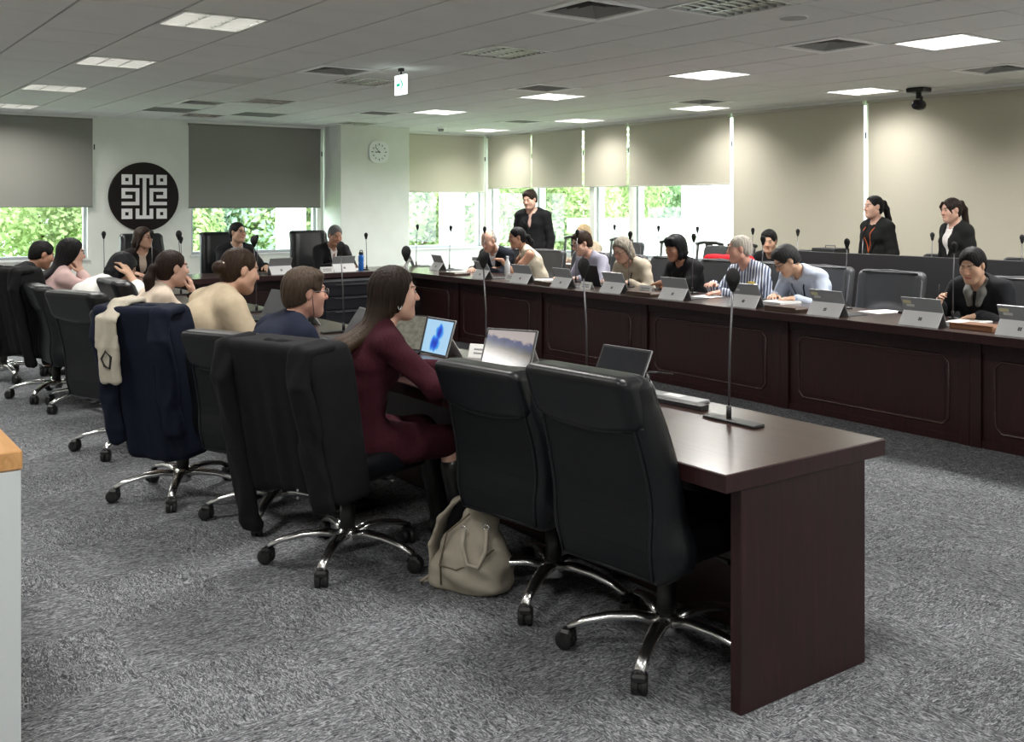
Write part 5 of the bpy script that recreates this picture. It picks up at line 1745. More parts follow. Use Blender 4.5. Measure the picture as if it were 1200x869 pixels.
person(1.88, 6.84, 0, 'woman in a cream top with a long brown ponytail, hand at her mouth', dict(
    fem=True, near=1, skin='fair', hair='pony', ponyz=.0, hairlen=.34, haircol=(.022, .013, .010), lean=20, slump=12, pitch=4, yaw=6, hrh=(.035, .135, -.165), fr=(-.1, -.1, .95), ur=(.5, .8, 0), er=(.5, .3, -1), hl=(-.15, .5, .80),
    cr=.7, watch='r', top=dict(kind='sweater', col=(.62, .52, .42), sleeve=.62, e=.012), bottom=dict(col=(.02, .02, .022)), lanyard=(.015, .015, .015), badge=False))
person(1.84, 8.40, 5, 'black-haired person in a white shirt bent over with a hand on the head', dict(
    near=0, skin='asian', hair='bob', hairlen=.07, haircol=(.010, .010, .012), lean=28, slump=22, pitch=34, yaw=0, hrh=(.135, .02, -.03), fr=(-.45, -.3, .8), ur=(.8, .5, .4), er=(.8, .5, -.6), hl=(-.15, .56, .80), cr=.5,
    top=dict(kind='shirt', col=(.74, .73, .70), e=.016, sleeve=.75), bottom=dict(col=(.02, .02, .022))))
person(1.77, 9.05, 8, 'woman in a pink blouse with long black hair resting her cheek on her hand', dict(
    fem=True, near=1, skin='fair', hair='long', hairlen=.34, haircol=(.010, .009, .010), lean=16, slump=10, yaw=-4, pitch=8, hrh=(.080, .075, -.16), fr=(-.05, -.25, .95), ur=(.8, .5, 0), er=(.7, .1, -.9), hl=(-.2, .5, .80), cr=.8,
    top=dict(kind='shirt', col=(.62, .44, .42), e=.014), bottom=dict(col=BLK, skirt=True)))
person(1.66, 10.22, 4, 'person all in black with dark hair, beyond the woman in pink', dict(
    near=0, skin='tan', hair='short', haircol=(.010, .010, .010), lean=22, slump=22, pitch=20, yaw=0, top=dict(kind='sweater', col=BLK, e=.02), lanyard=(.45, .42, .36), badge=False))
# head desk, facing the camera side (-Y)
person(3.42, 12.22, -88, 'long-haired woman in a dark cardigan below the round emblem', dict(
    fem=True, near=0, skin='olive', hair='long', hairlen=.24, haircol=(.028, .018, .013), front_locks=True, lean=10, slump=8, yaw=38, pitch=4, glasses=(.03, .02, .02), top=dict(kind='jacket', col=(.012, .010, .010), inner=(.52, .42, .34), shirtcollar=False, deep=True, vee=.06)))
person(4.60, 12.28, -84, 'man in a dark suit and glasses seated in front of the window', dict(
    near=0, skin='asian', hair='short', haircol=(.012, .012, .013), lean=6, slump=4, yaw=14, pitch=0, glasses=(.03, .03, .03), torso=.52, top=dict(kind='jacket', col=(.014, .014, .017), inner=(.72, .73, .76)), hl=(-.2, .46, .82), hr=(.2, .46, .82), girth=1.05))
person(5.86, 12.22, -92, 'older man in a dark suit and tie looking down beside the blue bottle', dict(
    near=0, skin='tan', hair='short', haircol=(.12, .12, .12), lean=12, slump=10, yaw=2, pitch=20, top=dict(kind='jacket', col=(.013, .012, .014), inner=(.70, .68, .66), tie=(.42, .25, .22)), hr=(.14, .46, .80), hl=(-.12, .50, .80), girth=1.05))
# window-side row, facing -X
person(7.286, 10.248, 196, 'bald man in a dark suit reading, at the corner of the desks', dict(desk=0.33,
    near=0, skin='fair', hair='fringe', haircol=(.35, .33, .31), lean=16, slump=18, pitch=28, yaw=-4, top=dict(kind='jacket', col=(.014, .017, .026), inner=(.62, .66, .72)), girth=1.08, hr=(.12, .46, .80), hl=(-.10, .48, .80)))
person(7.450, 9.669, 150, 'woman in a sleeveless cream top with dark ponytail leaning toward the bald man', dict(desk=0.55,
    fem=True, near=0, skin='tan', hair='pony', ponyz=-.02, hairlen=.16, haircol=(.010, .010, .011), lean=24, slump=8, pitch=14, yaw=8, side=-6, lanyard=(.015, .015, .02), hr=(.2, .44, .80), hl=(-.05, .50, .92), top=dict(kind='sleeveless', col=(.60, .54, .42)), armgirth=1.1, torso=.55,
    bottom=dict(col=(.55, .50, .40))))
person(7.305, 8.434, 176, 'man in a lavender grey shirt and glasses with dark brown hair', dict(desk=0.35,
    near=0, skin='fair', hair='thick', haircol=(.030, .018, .012), lean=14, slump=16, pitch=20, yaw=-12, glasses=(.03, .03, .03), lanyard=(.015, .015, .03), girth=1.12, top=dict(kind='shirt', col=(.37, .37, .46), e=.014)))
person(7.324, 7.768, 186, 'woman with long grey wavy hair in a beige cardigan', dict(desk=0.36,
    fem=True, near=0, skin='fair', hair='long', hairlen=.22, haircol=(.26, .23, .19), hairvol=1.3, front_locks=True, strand=.004, lean=24, slump=16, pitch=24, yaw=0, glasses=(.05, .03, .02), lanyard=(.03, .03, .03), girth=1.12,
    top=dict(kind='sweater', col=(.42, .37, .29), e=.018)))
person(7.305, 7.044, 180, 'person in a black tee shirt with a chin-length black bob', dict(desk=0.35,
    fem=True, near=0, skin='tan', hair='bob', hairlen=.115, bangs=True, haircol=(.010, .010, .012), hairvol=1.3, lean=16, slump=12, pitch=16, yaw=-8, girth=1.2, armgirth=1.15, top=dict(kind='tee', col=BLK, e=.016, sleeve=.36), hr=(.02, .42, .80), hl=(-.02, .46, .84), fl=(.9, .3, -.2), fr=(-.9, .3, -.1), lanyard=(.02, .02, .02)))
person(7.324, 6.234, 172, 'older man with cropped white hair in a blue and white striped shirt', dict(desk=0.36,
    near=0, skin='pink', hair='short', hairvol=.5, haircol=(.42, .39, .34), lean=14, slump=14, pitch=8, yaw=-34, girth=1.15, top=dict(kind='shirt', col=(.5, .5, .6), tex='stripe', ctex='stripe', e=.016), hr=(.14, .42, .86), hl=(-.05, .48, .80)))
person(7.392, 5.597, 176, 'man in a light blue shirt and lanyard bent over his papers', dict(desk=0.43,
    near=1, skin='asian', hair='thick', haircol=(.030, .030, .032), lean=26, slump=22, pitch=38, yaw=-24, glasses=(.02, .02, .02), lanyard=(.012, .014, .025), badge=False, girth=1.12, top=dict(kind='shirt', col=(.50, .56, .68), e=.016, collar=(.62, .66, .74)), hr=(.12, .44, .80), hl=(-.16, .50, .80), torso=.54))
person(7.276, 4.014, 186, 'woman in a black jacket and grey checked scarf writing with a pen', dict(desk=0.32,
    fem=True, near=1, skin='asian', hair='short', hairvol=1.5, haircol=(.010, .009, .010), nape=-.095, lean=18, slump=14, pitch=22, yaw=-2, girth=1.2, pen=True, hr=(.20, .38, .86), fr=(-.2, .5, .5), ur=(.9, .1, .3), cr=.9, hl=(-.10, .42, .80), fl=(.9, .2, -.1),
    top=dict(kind='jacket', col=(.014, .015, .018), inner=(.03, .03, .03), shirtcollar=False, e=.026), scarf=(.16, .16, .15), lips=(.42, .13, .11)))
# rear row
person(9.42, 11.0, 180, 'blond person seated in the rear row by the windows', dict(
    fem=True, near=0, skin='fair', hair='long', hairlen=.24, haircol=(.50, .38, .22), lean=14, slump=12, pitch=10, yaw=0, top=dict(kind='sweater', col=(.58, .48, .36), e=.016)))
person(9.42, 7.72, 190, 'black-haired person in black seated in the rear row', dict(
    near=0, skin='asian', hair='thick', haircol=(.010, .010, .011), lean=16, slump=16, pitch=14, yaw=20, top=dict(kind='sweater', col=BLK, e=.016)))
# standing
person(8.25, 10.90, 210, 'man in a black jacket standing behind the leaning woman', dict(
    near=0, skin='fair', hair='thick', haircol=(.020, .014, .011), stand=True, scale=1.05, hip=.96, lean=4, slump=6, yaw=-8, pitch=18, girth=1.1, browcol=(.02, .015, .01), top=dict(kind='jacket', col=(.010, .010, .011), inner=(.45, .30, .26), vee=.045)))
person(9.72, 6.62, 168, 'woman in a black blazer with a ponytail and orange lanyard, standing by the blinds', dict(
    fem=True, near=1, skin='fair', hair='pony', ponyz=.04, hairlen=.26, haircol=(.010, .009, .010), stand=True, scale=.98, hip=.90, lean=1, slump=3, yaw=-10, pitch=4, lanyard=(.42, .10, .04), top=dict(kind='jacket', col=(.012, .013, .013), inner=(.015, .014, .014), shirtcollar=False, deep=True)))
person(9.72, 5.70, 158, 'woman in a black blazer with a long dark brown ponytail, standing by the blinds', dict(
    fem=True, near=1, skin='fair', hair='pony', ponyz=.055, hairlen=.46, bangs=True, haircol=(.020, .013, .011), stand=True, scale=.96, hip=.885, lean=1, slump=4, yaw=2, pitch=10, top=dict(kind='jacket', col=(.012, .013, .013), inner=(.66, .64, .62), deep=True)))
# ------------------------------------------------------------------ tablets, laptops, microphones, papers
M_TAB = mat('tablet_grey', (.30, .31, .32), .38, metal=.25)
M_KICK = mat('kickstand_lit_silver', (.86, .86, .87), .45)  # paler than the slab: ceiling light on the tilted stand put into colour
M_TABK = mat('tablet_edge_dark', (.012, .012, .014), .35)
M_LOGO = mat('logo_dark', (.10, .10, .11), .3, metal=.5)
M_STICK = mat('cream_sticker', (.62, .56, .34), .6)
M_STICK2 = mat('white_sticker', (.6, .6, .58), .6)
M_KEYB = mat('keyboard_cover', (.025, .026, .030), .8)
M_SCR_OFF = mat('screen_off', (.008, .009, .012), .3, spec=.2)
M_PAPER = mat('white_paper', (.82, .82, .80), .7, var=.02, vscale=30)
M_INKG = mat('print_grey', (.30, .30, .31), .7)
def screen_material(name, kind):
    m = bpy.data.materials.new(name); m.use_nodes = True
    nt = m.node_tree; b = nt.nodes['Principled BSDF']
    b.inputs['Base Color'].default_value = (.01, .01, .01, 1); b.inputs['Roughness'].default_value = .12
    tc = _n(nt, 'ShaderNodeTexCoord'); sep = _n(nt, 'ShaderNodeSeparateXYZ'); nt.links.new(tc.outputs['Generated'], sep.inputs[0])
    def math_(op, a, b2=None, c=None):
        n = _n(nt, 'ShaderNodeMath', operation=op)
        for i, v in enumerate((a, b2, c)):
            if v is None: continue
            if isinstance(v, (int, float)): n.inputs[i].default_value = v
            else: nt.links.new(v, n.inputs[i])
        return n.outputs[0]
    cr = _n(nt, 'ShaderNodeValToRGB'); E_ = cr.color_ramp.elements
    if kind == 'blue':         # pale blue sheet with a deep blue folded ribbon shape
        u = math_('SUBTRACT', sep.outputs['X'], .52); v = math_('SUBTRACT', sep.outputs['Z'], .42)
        d1 = math_('SQRT', math_('ADD', math_('POWER', math_('MULTIPLY', u, 1.5), 2.0), math_('POWER', math_('ADD', v, .12), 2.0)))
        u2 = math_('SUBTRACT', sep.outputs['X'], .60)
        d2 = math_('SQRT', math_('ADD', math_('POWER', math_('MULTIPLY', u2, 1.9), 2.0), math_('POWER', math_('SUBTRACT', v, .22), 2.0)))
        d = math_('MINIMUM', d1, d2)
        wv = _n(nt, 'ShaderNodeTexWave'); wv.inputs['Scale'].default_value = 2.2; wv.inputs['Distortion'].default_value = 6; nt.links.new(tc.outputs['Generated'], wv.inputs['Vector'])
        d = math_('ADD', d, math_('MULTIPLY', wv.outputs['Fac'], .05))
        nt.links.new(d, cr.inputs[0])
        E_[0].position = 0.06; E_[0].color = (.005, .03, .45, 1); E_[1].position = .30; E_[1].color = (.42, .68, .92, 1)
        e = E_.new(.18); e.color = (.02, .12, .75, 1); e = E_.new(.255); e.color = (.06, .38, .90, 1)
        st = .62
    elif kind == 'coast':      # pale sky, blue band, dark brown shore
        nz = _n(nt, 'ShaderNodeTexNoise'); nz.inputs['Scale'].default_value = 4.5; nt.links.new(tc.outputs['Generated'], nz.inputs['Vector'])
        v = math_('ADD', sep.outputs['Z'], math_('MULTIPLY', math_('SUBTRACT', nz.outputs['Fac'], .5), .35))
        v = math_('ADD', v, math_('MULTIPLY', math_('SUBTRACT', sep.outputs['X'], .5), .22))
        nt.links.new(v, cr.inputs[0])
        E_[0].position = .18; E_[0].color = (.012, .010, .010, 1); E_[1].position = .80; E_[1].color = (.55, .48, .46, 1)
        for p_, c_ in ((.36, (.075, .050, .028, 1)), (.47, (.03, .026, .028, 1)), (.60, (.03, .045, .13, 1)), (.72, (.06, .08, .20, 1)), (.76, (.42, .36, .36, 1))): E_.new(p_).color = c_
        st = .5
    else:                      # muted olive-grey document page
        nz = _n(nt, 'ShaderNodeTexNoise'); nz.inputs['Scale'].default_value = 9; nt.links.new(tc.outputs['Generated'], nz.inputs['Vector'])
        nt.links.new(nz.outputs['Fac'], cr.inputs[0])
        E_[0].position = .35; E_[0].color = (.11, .105, .08, 1); E_[1].position = .6; E_[1].color = (.17, .165, .13, 1)
        st = .7
    nt.links.new(cr.outputs[0], b.inputs['Emission Color']); b.inputs['Emission Strength'].default_value = st
    return m
SCREENS = {'blue': screen_material('screen_blue_ribbon', 'blue'), 'coast': screen_material('screen_coast', 'coast'), 'page': screen_material('screen_page', 'page'), 'off': M_SCR_OFF}
TW, TH, TT = .292, .205, .009
def tablet(x, y, face, label, screen='off', tilt=24, sticker=True, keyboard=True, group=None, z=DESK_Z):
    """face = world direction (deg) the screen looks to; (x, y) = foot of the kickstand"""
    t = rad(tilt)
    hz = .105
    hy, hzz = hz * math.sin(t), hz * math.cos(t)
    kl = .105
    ky = hy + math.sqrt(max(.0001, kl * kl - hzz * hzz)) if kl > hzz else hy + .02
    ky = hy + .075
    r = empty('tablet', (x, y, z), rad(face + 90), label, 'tablet', group)
    # local: screen looks to -y ; kickstand foot at y = 0, slab base at y = -ky
    A = Tm(0, -ky, TT * math.sin(t)) @ Rm(-t, 'X')
    s = MB().box((-TW / 2, 0, .001), (TW / 2, TT, TH), bev=.002, M=A).build('slab', M_TAB, r)
    MB().box((-TW / 2 + .003, -.0012, .004), (TW / 2 - .003, .0005, TH - .003), M=A).build('bezel', M_TABK, r)
    sc = MB().box((-TW / 2 + .012, -.0018, .012), (TW / 2 - .012, -.0010, TH - .012)).build('screen', SCREENS[screen], r)
    sc.matrix_local = A
    q = Vector((0, 0, 0)); top_p = A @ Vector((0, TT, hz))
    L = math.hypot(top_p.y, top_p.z)
    an = math.atan2(-top_p.y, top_p.z)
    K = Rm(an, 'X')
    k = MB().box((-TW / 2, -.001, .0), (TW / 2, .003, L), bev=.0012, M=K).build('kickstand', M_KICK, r)
    for dx in (-1, 1):
        for dz in (-1, 1):
            MB().box((dx * .0065 - .0055, .0032, L * .48 + dz * .0065 - .0055), (dx * .0065 + .0055, .0040, L * .48 + dz * .0065 + .0055), M=K).build('logo_square', M_LOGO, k)
    if sticker:
        MB().box((.075, TT + .0002, TH - .045), (.135, TT + .0008, TH - .022), M=A).build('sticker', M_STICK, s)
        MB().box((.055, TT + .0002, TH - .068), (.115, TT + .0007, TH - .050), M=A).build('sticker', M_STICK2, s)
    if keyboard:
        kb = MB().box((-TW / 2, -ky - .215, .0), (TW / 2, -ky - .004, .005), bev=.0015).build('keyboard', M_KEYB, r)
        kk = MB()
        for i in range(5):
            for j in range(12):
                u = -TW / 2 + .014 + j * .0222; v = -ky - .085 + -.0 + (i - 2) * .0215 + .01
                kk.box((u, v, .005), (u + .019, v + .0185, .0062))
        tag(kk.build('keys', mat('key_caps', (.045, .046, .05), .6), kb), kind='stuff')
        MB().box((-.05, -ky - .205, .0050), (.05, -ky - .148, .0056)).build('touchpad', mat('touchpad', (.035, .036, .04), .4), kb)
    return r
GT = 'grey tablets of the window-side row'
TR = [(10.77, 'bald man corner, beyond the wooden tray'), (10.04, 'bald man corner, at the wooden tray'), (9.24, 'bald man in the dark suit'), (8.49, 'leaning woman in cream'), (7.82, 'man in the lavender shirt'), (7.06, 'grey-haired woman'),
      (6.27, 'person in the black tee shirt'), (5.48, 'man in the striped shirt'), (4.70, 'man in the light blue shirt'), (3.93, 'empty charcoal chair and the woman in black'), (3.25, 'woman in the black jacket, far side of her papers')]
for i, (y, who) in enumerate(TR):
    x = 6.22
    f = random.uniform(-5, 5)
    if i < 2: x, y, f = ((6.66, 11.60, -22), (6.56, 10.72, -8))[i]
    lab = 'grey tablet on a lit-toned silver kickstand in front of the ' + who
    if i == 0: lab = 'grey tablet on a lit-toned silver kickstand at the far corner of the desks'
    if i == 1: lab = 'grey tablet on a lit-toned silver kickstand beyond the bald man'
    if i == 9: lab = 'grey tablet with cream sticker in front of the empty charcoal chair'
    if i == 10: lab = 'grey tablet with cream sticker beyond the papers of the woman in black'
    tablet(x, y, f, lab, sticker=i > 6, group=GT, keyboard=True)
# head desk tablets
tablet(5.55, 11.10, 90, 'grey tablet on a lit-toned silver kickstand in front of the older suited man', sticker=False)
tablet(4.76, 11.14, 96, 'grey tablet on a lit-toned silver kickstand in front of the suited man with glasses', sticker=False)
# draped row: screens look to -X
tablet(2.99, 4.74, 182, 'tablet with a pale blue screen and a deep blue swirl', 'blue', tilt=18, sticker=False, keyboard=False)
tablet(3.06, 4.20, 207, 'tablet with a coast picture on its screen behind the empty chair', 'coast', tilt=26, sticker=False)
tablet(3.11, 3.38, 186, 'black tablet with a dark screen behind the end chair headrest', 'off', tilt=28, sticker=False)
tablet(2.98, 5.62, 172, 'grey tablet leaning back in front of the man in the navy jacket', 'off', tilt=34, sticker=False)
tablet(3.0, 6.5, 176, 'dark tablet in front of the person in the beige shirt', 'off', tilt=26, sticker=False)
def laptop(x, y, face, label, screen='off', ang=108, body=M_TAB):
    r = empty('laptop', (x, y, DESK_Z), rad(face + 90), label, 'laptop')
    MB().box((-.155, -.215, 0), (.155, 0, .014), bev=.003).build('base', body, r)
    kk = MB()
    for i in range(5):
        for j in range(13):
            kk.box((-.142 + j * .0220, -.115 + i * .0205, .014), (-.142 + j * .0220 + .019, -.115 + i * .0205 + .0175, .0155))
    tag(kk.build('keys', M_KEYB, r), kind='stuff')
    MB().box((-.05, -.205, .0138), (.05, -.135, .0146)).build('touchpad', M_KEYB, r)
    A = Tm(0, 0, .012) @ Rm(-rad(ang - 90), 'X')
    l = MB().box((-.155, 0, 0), (.155, .006, .205), bev=.002, M=A).build('lid', body, r)
    sc = MB().box((-.145, -.0016, .012), (.145, 0.0002, .198)).build('screen', SCREENS[screen], r)
    sc.matrix_local = A
    return r
laptop(2.80, 4.96, 205, 'open laptop with an olive grey page beside the woman in burgundy', 'page', 112, M_TABK)
laptop(6.62, 7.78, -4, 'open black laptop seen from behind before the grey-haired woman', 'off', 104, M_TABK)
laptop(2.88, 6.95, 186, 'open dark laptop in front of the ponytailed woman', 'off', 115, M_TABK)
laptop(2.9, 5.28, 176, 'open grey laptop with a dark screen beside the man in navy', 'off', 125, M_TAB)

M_FOAM = mat('foam_windscreen', (.010, .010, .011), .95, bump=.6, bscale=300)
M_ROD = mat('gooseneck_steel', (.16, .16, .17), .32, metal=.8)
def microphone(x, y, face, label, h=.53, rodm=M_ROD, big=1.0, group=None, lean=.02, plate=True):
    r = empty('microphone', (x, y, DESK_Z), rad(face - 90), label, 'microphone', group)
    if plate:
        MB().box((-.03, -.13, 0), (.03, .13, .012), bev=.003).build('base', M_BLACK, r)
    else:
        MB().lathe([(.042, 0), (.042, .010), (.03, .014)], 20).build('base', M_BLACK, r)
    MB().tube([(0, .02, .012), (0, .02, .06)], .010, 8).build('socket', M_BLACK, r)
    MB().tube([(0, .02, .05), (0, .02 - lean * .2, h * .5), (0, .02 - lean, h - .05)], .0042, 8).build('gooseneck', rodm, r)
    MB().tube([(0, .02 - lean, h - .06), (0, .02 - lean, h - .03)], .0085, 8).build('collar', M_BLACK, r)
    s = SDF(); c_ = (0, .02 - lean, h - .005)
    s.ell(c_, (.023 * big, .023 * big, .030 * big), k=.01); s.rcone((0, .02 - lean, h - .045), c_, .014, .018, k=.01)
    link('windscreen', s.mesh('windscreen', M_FOAM, .007), r)
    return r
GM = 'desk microphones of the draped row'
for (y, l) in ((2.62, 'tall black gooseneck microphone on the bare end of the desk'), (3.50, 'tall gooseneck microphone behind the end chair headrest'), (4.30, 'tall gooseneck microphone beside the coast screen tablet'),
               (5.09, 'tall gooseneck microphone above the woman in burgundy'), (5.93, 'tall gooseneck microphone beyond the man in the navy jacket'), (7.40, 'tall gooseneck microphone beyond the beige shirt'), (9.19, 'tall gooseneck microphone beyond the ponytailed woman')):
    microphone(2.93, y, 90 if y < 3 else 0, l, .555, M_ROD, 1.2, GM, plate=True)
GW = 'desk microphones of the window-side row'
for (x, y, l) in ((6.82, 4.92, 'gooseneck microphone beside the man in the light blue shirt'), (6.82, 5.76, 'gooseneck microphone between the striped and the light blue shirts'), (6.82, 6.57, 'gooseneck microphone in front of the black tee shirt'),
                  (6.82, 7.43, 'gooseneck microphone in front of the grey-haired woman'), (6.82, 8.25, 'gooseneck microphone in front of the lavender shirt'), (6.82, 9.98, 'gooseneck microphone in front of the bald man'), (6.85, 10.78, 'gooseneck microphone at the corner window'), (6.85, 11.6, 'gooseneck microphone at the far corner of the desks'), (6.82, 4.02, 'gooseneck microphone beside the woman in the black jacket')):
    microphone(x, y, 180, l, .53, M_ROD, 1.0, GW, plate=False)
for (y, l) in ((10.11, 'microphone on the rear desk near the blond person'), (9.28, 'microphone on the rear desk behind the grey-haired woman'), (8.61, 'microphone on the rear desk behind the black tee shirt'), (7.75, 'microphone on the rear desk behind the striped shirt'),
               (7.12, 'microphone on the rear desk at the end of the tall screen'), (6.30, 'microphone on the rear desk before the woman with the orange lanyard'), (5.53, 'microphone on the rear desk before the woman with the long brown ponytail'), (4.66, 'microphone on the rear desk beyond the long brown ponytail')):
    microphone(9.0, y, 180, l, .53, M_ROD, .9, 'rear desk microphones', plate=False)
for (x, l) in ((2.80, 'gooseneck microphone on the head desk left of the emblem'), (3.30, 'gooseneck microphone before the long-haired woman'), (3.62, 'gooseneck microphone on the head desk beside the long-haired woman'), (4.50, 'gooseneck microphone before the suited man with glasses'), (5.92, 'bent gooseneck microphone beside the blue bottle')):
    microphone(x, 11.28, -90, l, .44 if x > 3.5 else .51, M_ROD, 1.0, 'head desk microphones', plate=False)

# wooden card trays, name cards, papers, remote, bottle
M_TRAY = wood('tray_wood', (.050, .028, .018), (.09, .05, .032), .45, 'X')
M_TRAY2 = wood('tray_wood_light', (.20, .085, .04), (.28, .13, .06), .4, 'X')
def tray(x, y, label, m, w=.30, paper=True):
    r = empty('wooden_tray', (x, y, DESK_Z), rad(90 + random.uniform(-4, 4)), label, 'tray', 'wooden trays on the desks')
    MB().box((-w / 2, -.12, 0), (w / 2, .12, .028), bev=.003).build('board', m, r)
    MB().box((-w / 2, .10, .028), (w / 2, .12, .040), bev=.002).build('ledge', m, r)
    return r
tray(6.33, 9.88, 'dark wooden tray between the two tablets nearest the corner', M_TRAY)
tray(6.36, 8.10, 'dark wooden tray before the lavender shirt', M_TRAY)
tray(6.32, 6.66, 'dark wooden tray before the grey-haired woman', M_TRAY)
tray(6.32, 5.08, 'dark wooden tray beside the light blue shirt', M_TRAY)
tray(6.42, 3.60, 'reddish wooden tray under the papers of the woman in black', M_TRAY2)
def paper(x, y, rot, label, w=.21, h=.297, z=DESK_Z, n=1):
    r = empty('paper_sheet', (x, y, z), rad(rot), label, 'paper', 'papers on the desks')
    th = .0012 * n
    MB().box((-w / 2, -h / 2, 0), (w / 2, h / 2, th)).build('sheet', M_PAPER, r)
    for k in range(9):
        yy = h * .36 - k * h * .08
        MB().box((-w * .38, yy - .003, th), (w * (.38 if k % 4 else .1), yy + .003, th + .0002)).build('text_line', M_INKG, r)
    return r
paper(6.84, 4.62, 80, 'white printed sheet before the empty charcoal chair')
paper(6.72, 3.86, 95, 'white printed sheets under the hands of the woman in black', n=6, z=DESK_Z)
paper(6.78, 5.52, 88, 'thick stack of printed sheets under the light blue shirt man', n=14)
paper(6.74, 6.30, 100, 'white sheet between the black tee and the striped shirt')
paper(6.72, 8.62, 84, 'open papers before the lavender shirt', n=8)
paper(6.75, 10.30, 92, 'papers before the bald man in the suit', n=5)
paper(2.62, 4.42, 8, 'white sheets beside the keyboard of the woman in burgundy', n=4)
paper(2.70, 5.30, -6, 'white sheets between the man in navy and the beige shirt', n=5)
paper(5.86, 11.45, 4, 'papers under the hands of the older suited man', n=5)
def name_card(x, y, face, label, w=.17, h=.075):
    r = empty('name_card', (x, y, DESK_Z), rad(face + 90), label, 'name card', 'folded white name cards')
    for s_ in (-1, 1):
        MB().box((-w / 2, -.0008, 0), (w / 2, .0008, h), M=Tm(0, s_ * .026, 0) @ Rm(s_ * rad(19), 'X')).build('leaf', M_PAPER, r)
    for k in range(2):
        MB().box((-w * .32, .0010, h * (.55 - .28 * k)), (w * .32, .0014, h * (.68 - .28 * k)), M=Tm(0, .026, 0) @ Rm(rad(19), 'X')).build('text_line', M_INKG, r)
        MB().box((-w * .32, -.0014, h * (.55 - .28 * k)), (w * .32, -.0010, h * (.68 - .28 * k)), M=Tm(0, -.026, 0) @ Rm(-rad(19), 'X')).build('text_line', M_INKG, r)
    return r
name_card(6.50, 6.86, 180, 'small white folded name card beside the black laptop')
name_card(6.32, 7.50, 176, 'small white folded name card beside the lavender shirt tablet')
name_card(6.40, 8.86, 180, 'small white folded name card before the leaning woman')
name_card(3.07, 4.50, 205, 'small white folded card between the blue screen and the coast screen')
name_card(3.04, 5.28, 178, 'small white folded card beyond the woman in burgundy')
name_card(6.42, 11.15, 150, 'small white folded name card at the far corner')
name_card(5.30, 11.10, -90, 'small white folded name card at the older suited man')
rm = empty('remote_control', (6.88, 4.42, DESK_Z), rad(20), 'small black remote control before the empty charcoal chair', 'remote')
MB().box((-.022, -.075, 0), (.022, .075, .018), bev=.005).build('body', M_BLACK, rm)
for k in range(6):
    MB().lathe([(.004, .018), (.004, .020)], 8, M=Tm((k % 2) * .018 - .009, .05 - (k // 2) * .025, 0)).build('button', M_LOGO, rm)
bo = empty('water_bottle', (5.82, 11.22, DESK_Z), 0, 'blue translucent water bottle with a black lid on the head desk', 'bottle')
MB().lathe([(.030, 0), (.034, .004), (.034, .08), (.030, .10), (.034, .12), (.034, .175), (.026, .195)], 24).build('body', mat('blue_bottle', (.015, .16, .62), .15, coat=.5), bo)
MB().lathe([(.028, .195), (.028, .222), (.018, .228)], 20).build('lid', M_BLACK, bo)
MB().tube([(-.018, 0, .222), (-.012, 0, .247), (.012, 0, .250), (.022, 0, .232)], .006, 8).build('carry_loop', M_BLACK, bo)
wb = empty('water_bottle', (6.78, 9.46, DESK_Z), 0, 'white bottle standing before the leaning woman in cream', 'bottle')
MB().lathe([(.030, 0), (.033, .004), (.033, .14), (.014, .18), (.014, .20)], 20).build('body', mat('white_bottle', (.72, .74, .76), .25), wb)
MB().lathe([(.016, .20), (.016, .222)], 16).build('cap', mat('cap_pale', (.6, .65, .7), .4), wb)
# yellow drink box in the light blue shirt man's reach
yb = empty('drink_carton', (6.92, 5.98, DESK_Z), rad(10), 'small yellow drink carton between the striped and light blue shirts', 'carton')
MB().box((-.025, -.025, 0), (.025, .025, .14), bev=.003).build('box', mat('yellow_card', (.55, .38, .04), .5), yb)
MB().box((-.0255, -.0255, .05), (.0255, .0255, .09)).build('band', mat('carton_dark', (.05, .04, .03), .5), yb)
# flat black document stand and closed tablet cover on the bare end of the desk
ds = empty('document_stand', (2.985, 3.02, DESK_Z), rad(4), 'thin black folding document stand lying on the bare desk', 'stand')
MB().box((-.02, -.19, 0), (.03, .19, .022), bev=.003).build('base_bar', M_BLACK, ds)
MB().tube([(0, .15, .02), (.05, .17, .10), (.02, .06, .12)], .004, 6).build('arm', M_BLACK, ds)
MB().tube([(0, .10, .02), (.05, .15, .11), (.05, .02, .115)], .004, 6).build('arm', M_BLACK, ds)
cp = empty('tablet_cover', (3.10, 2.95, DESK_Z), rad(4), 'closed grey tablet cover with a small white label on the bare desk', 'cover')
MB().box((-.05, -.02, 0), (.04, .28, .012), bev=.003).build('shell', M_TAB, cp)
MB().box((-.02, .10, .012), (.03, .19, .0128)).build('label_card', M_PAPER, cp)
# computer mouse by the burgundy woman
ms = SDF(); ms.ell((0, 0, .012), (.030, .052, .020), k=.01); ms.plane((0, 0, .0), (0, 0, -1))
mo = link('computer_mouse', ms.mesh('computer_mouse', M_BLACK, .006), None, (2.52, 4.02, DESK_Z), (0, 0, rad(-100)))
tag(mo, 'black computer mouse beside the hand of the woman in burgundy', 'mouse')
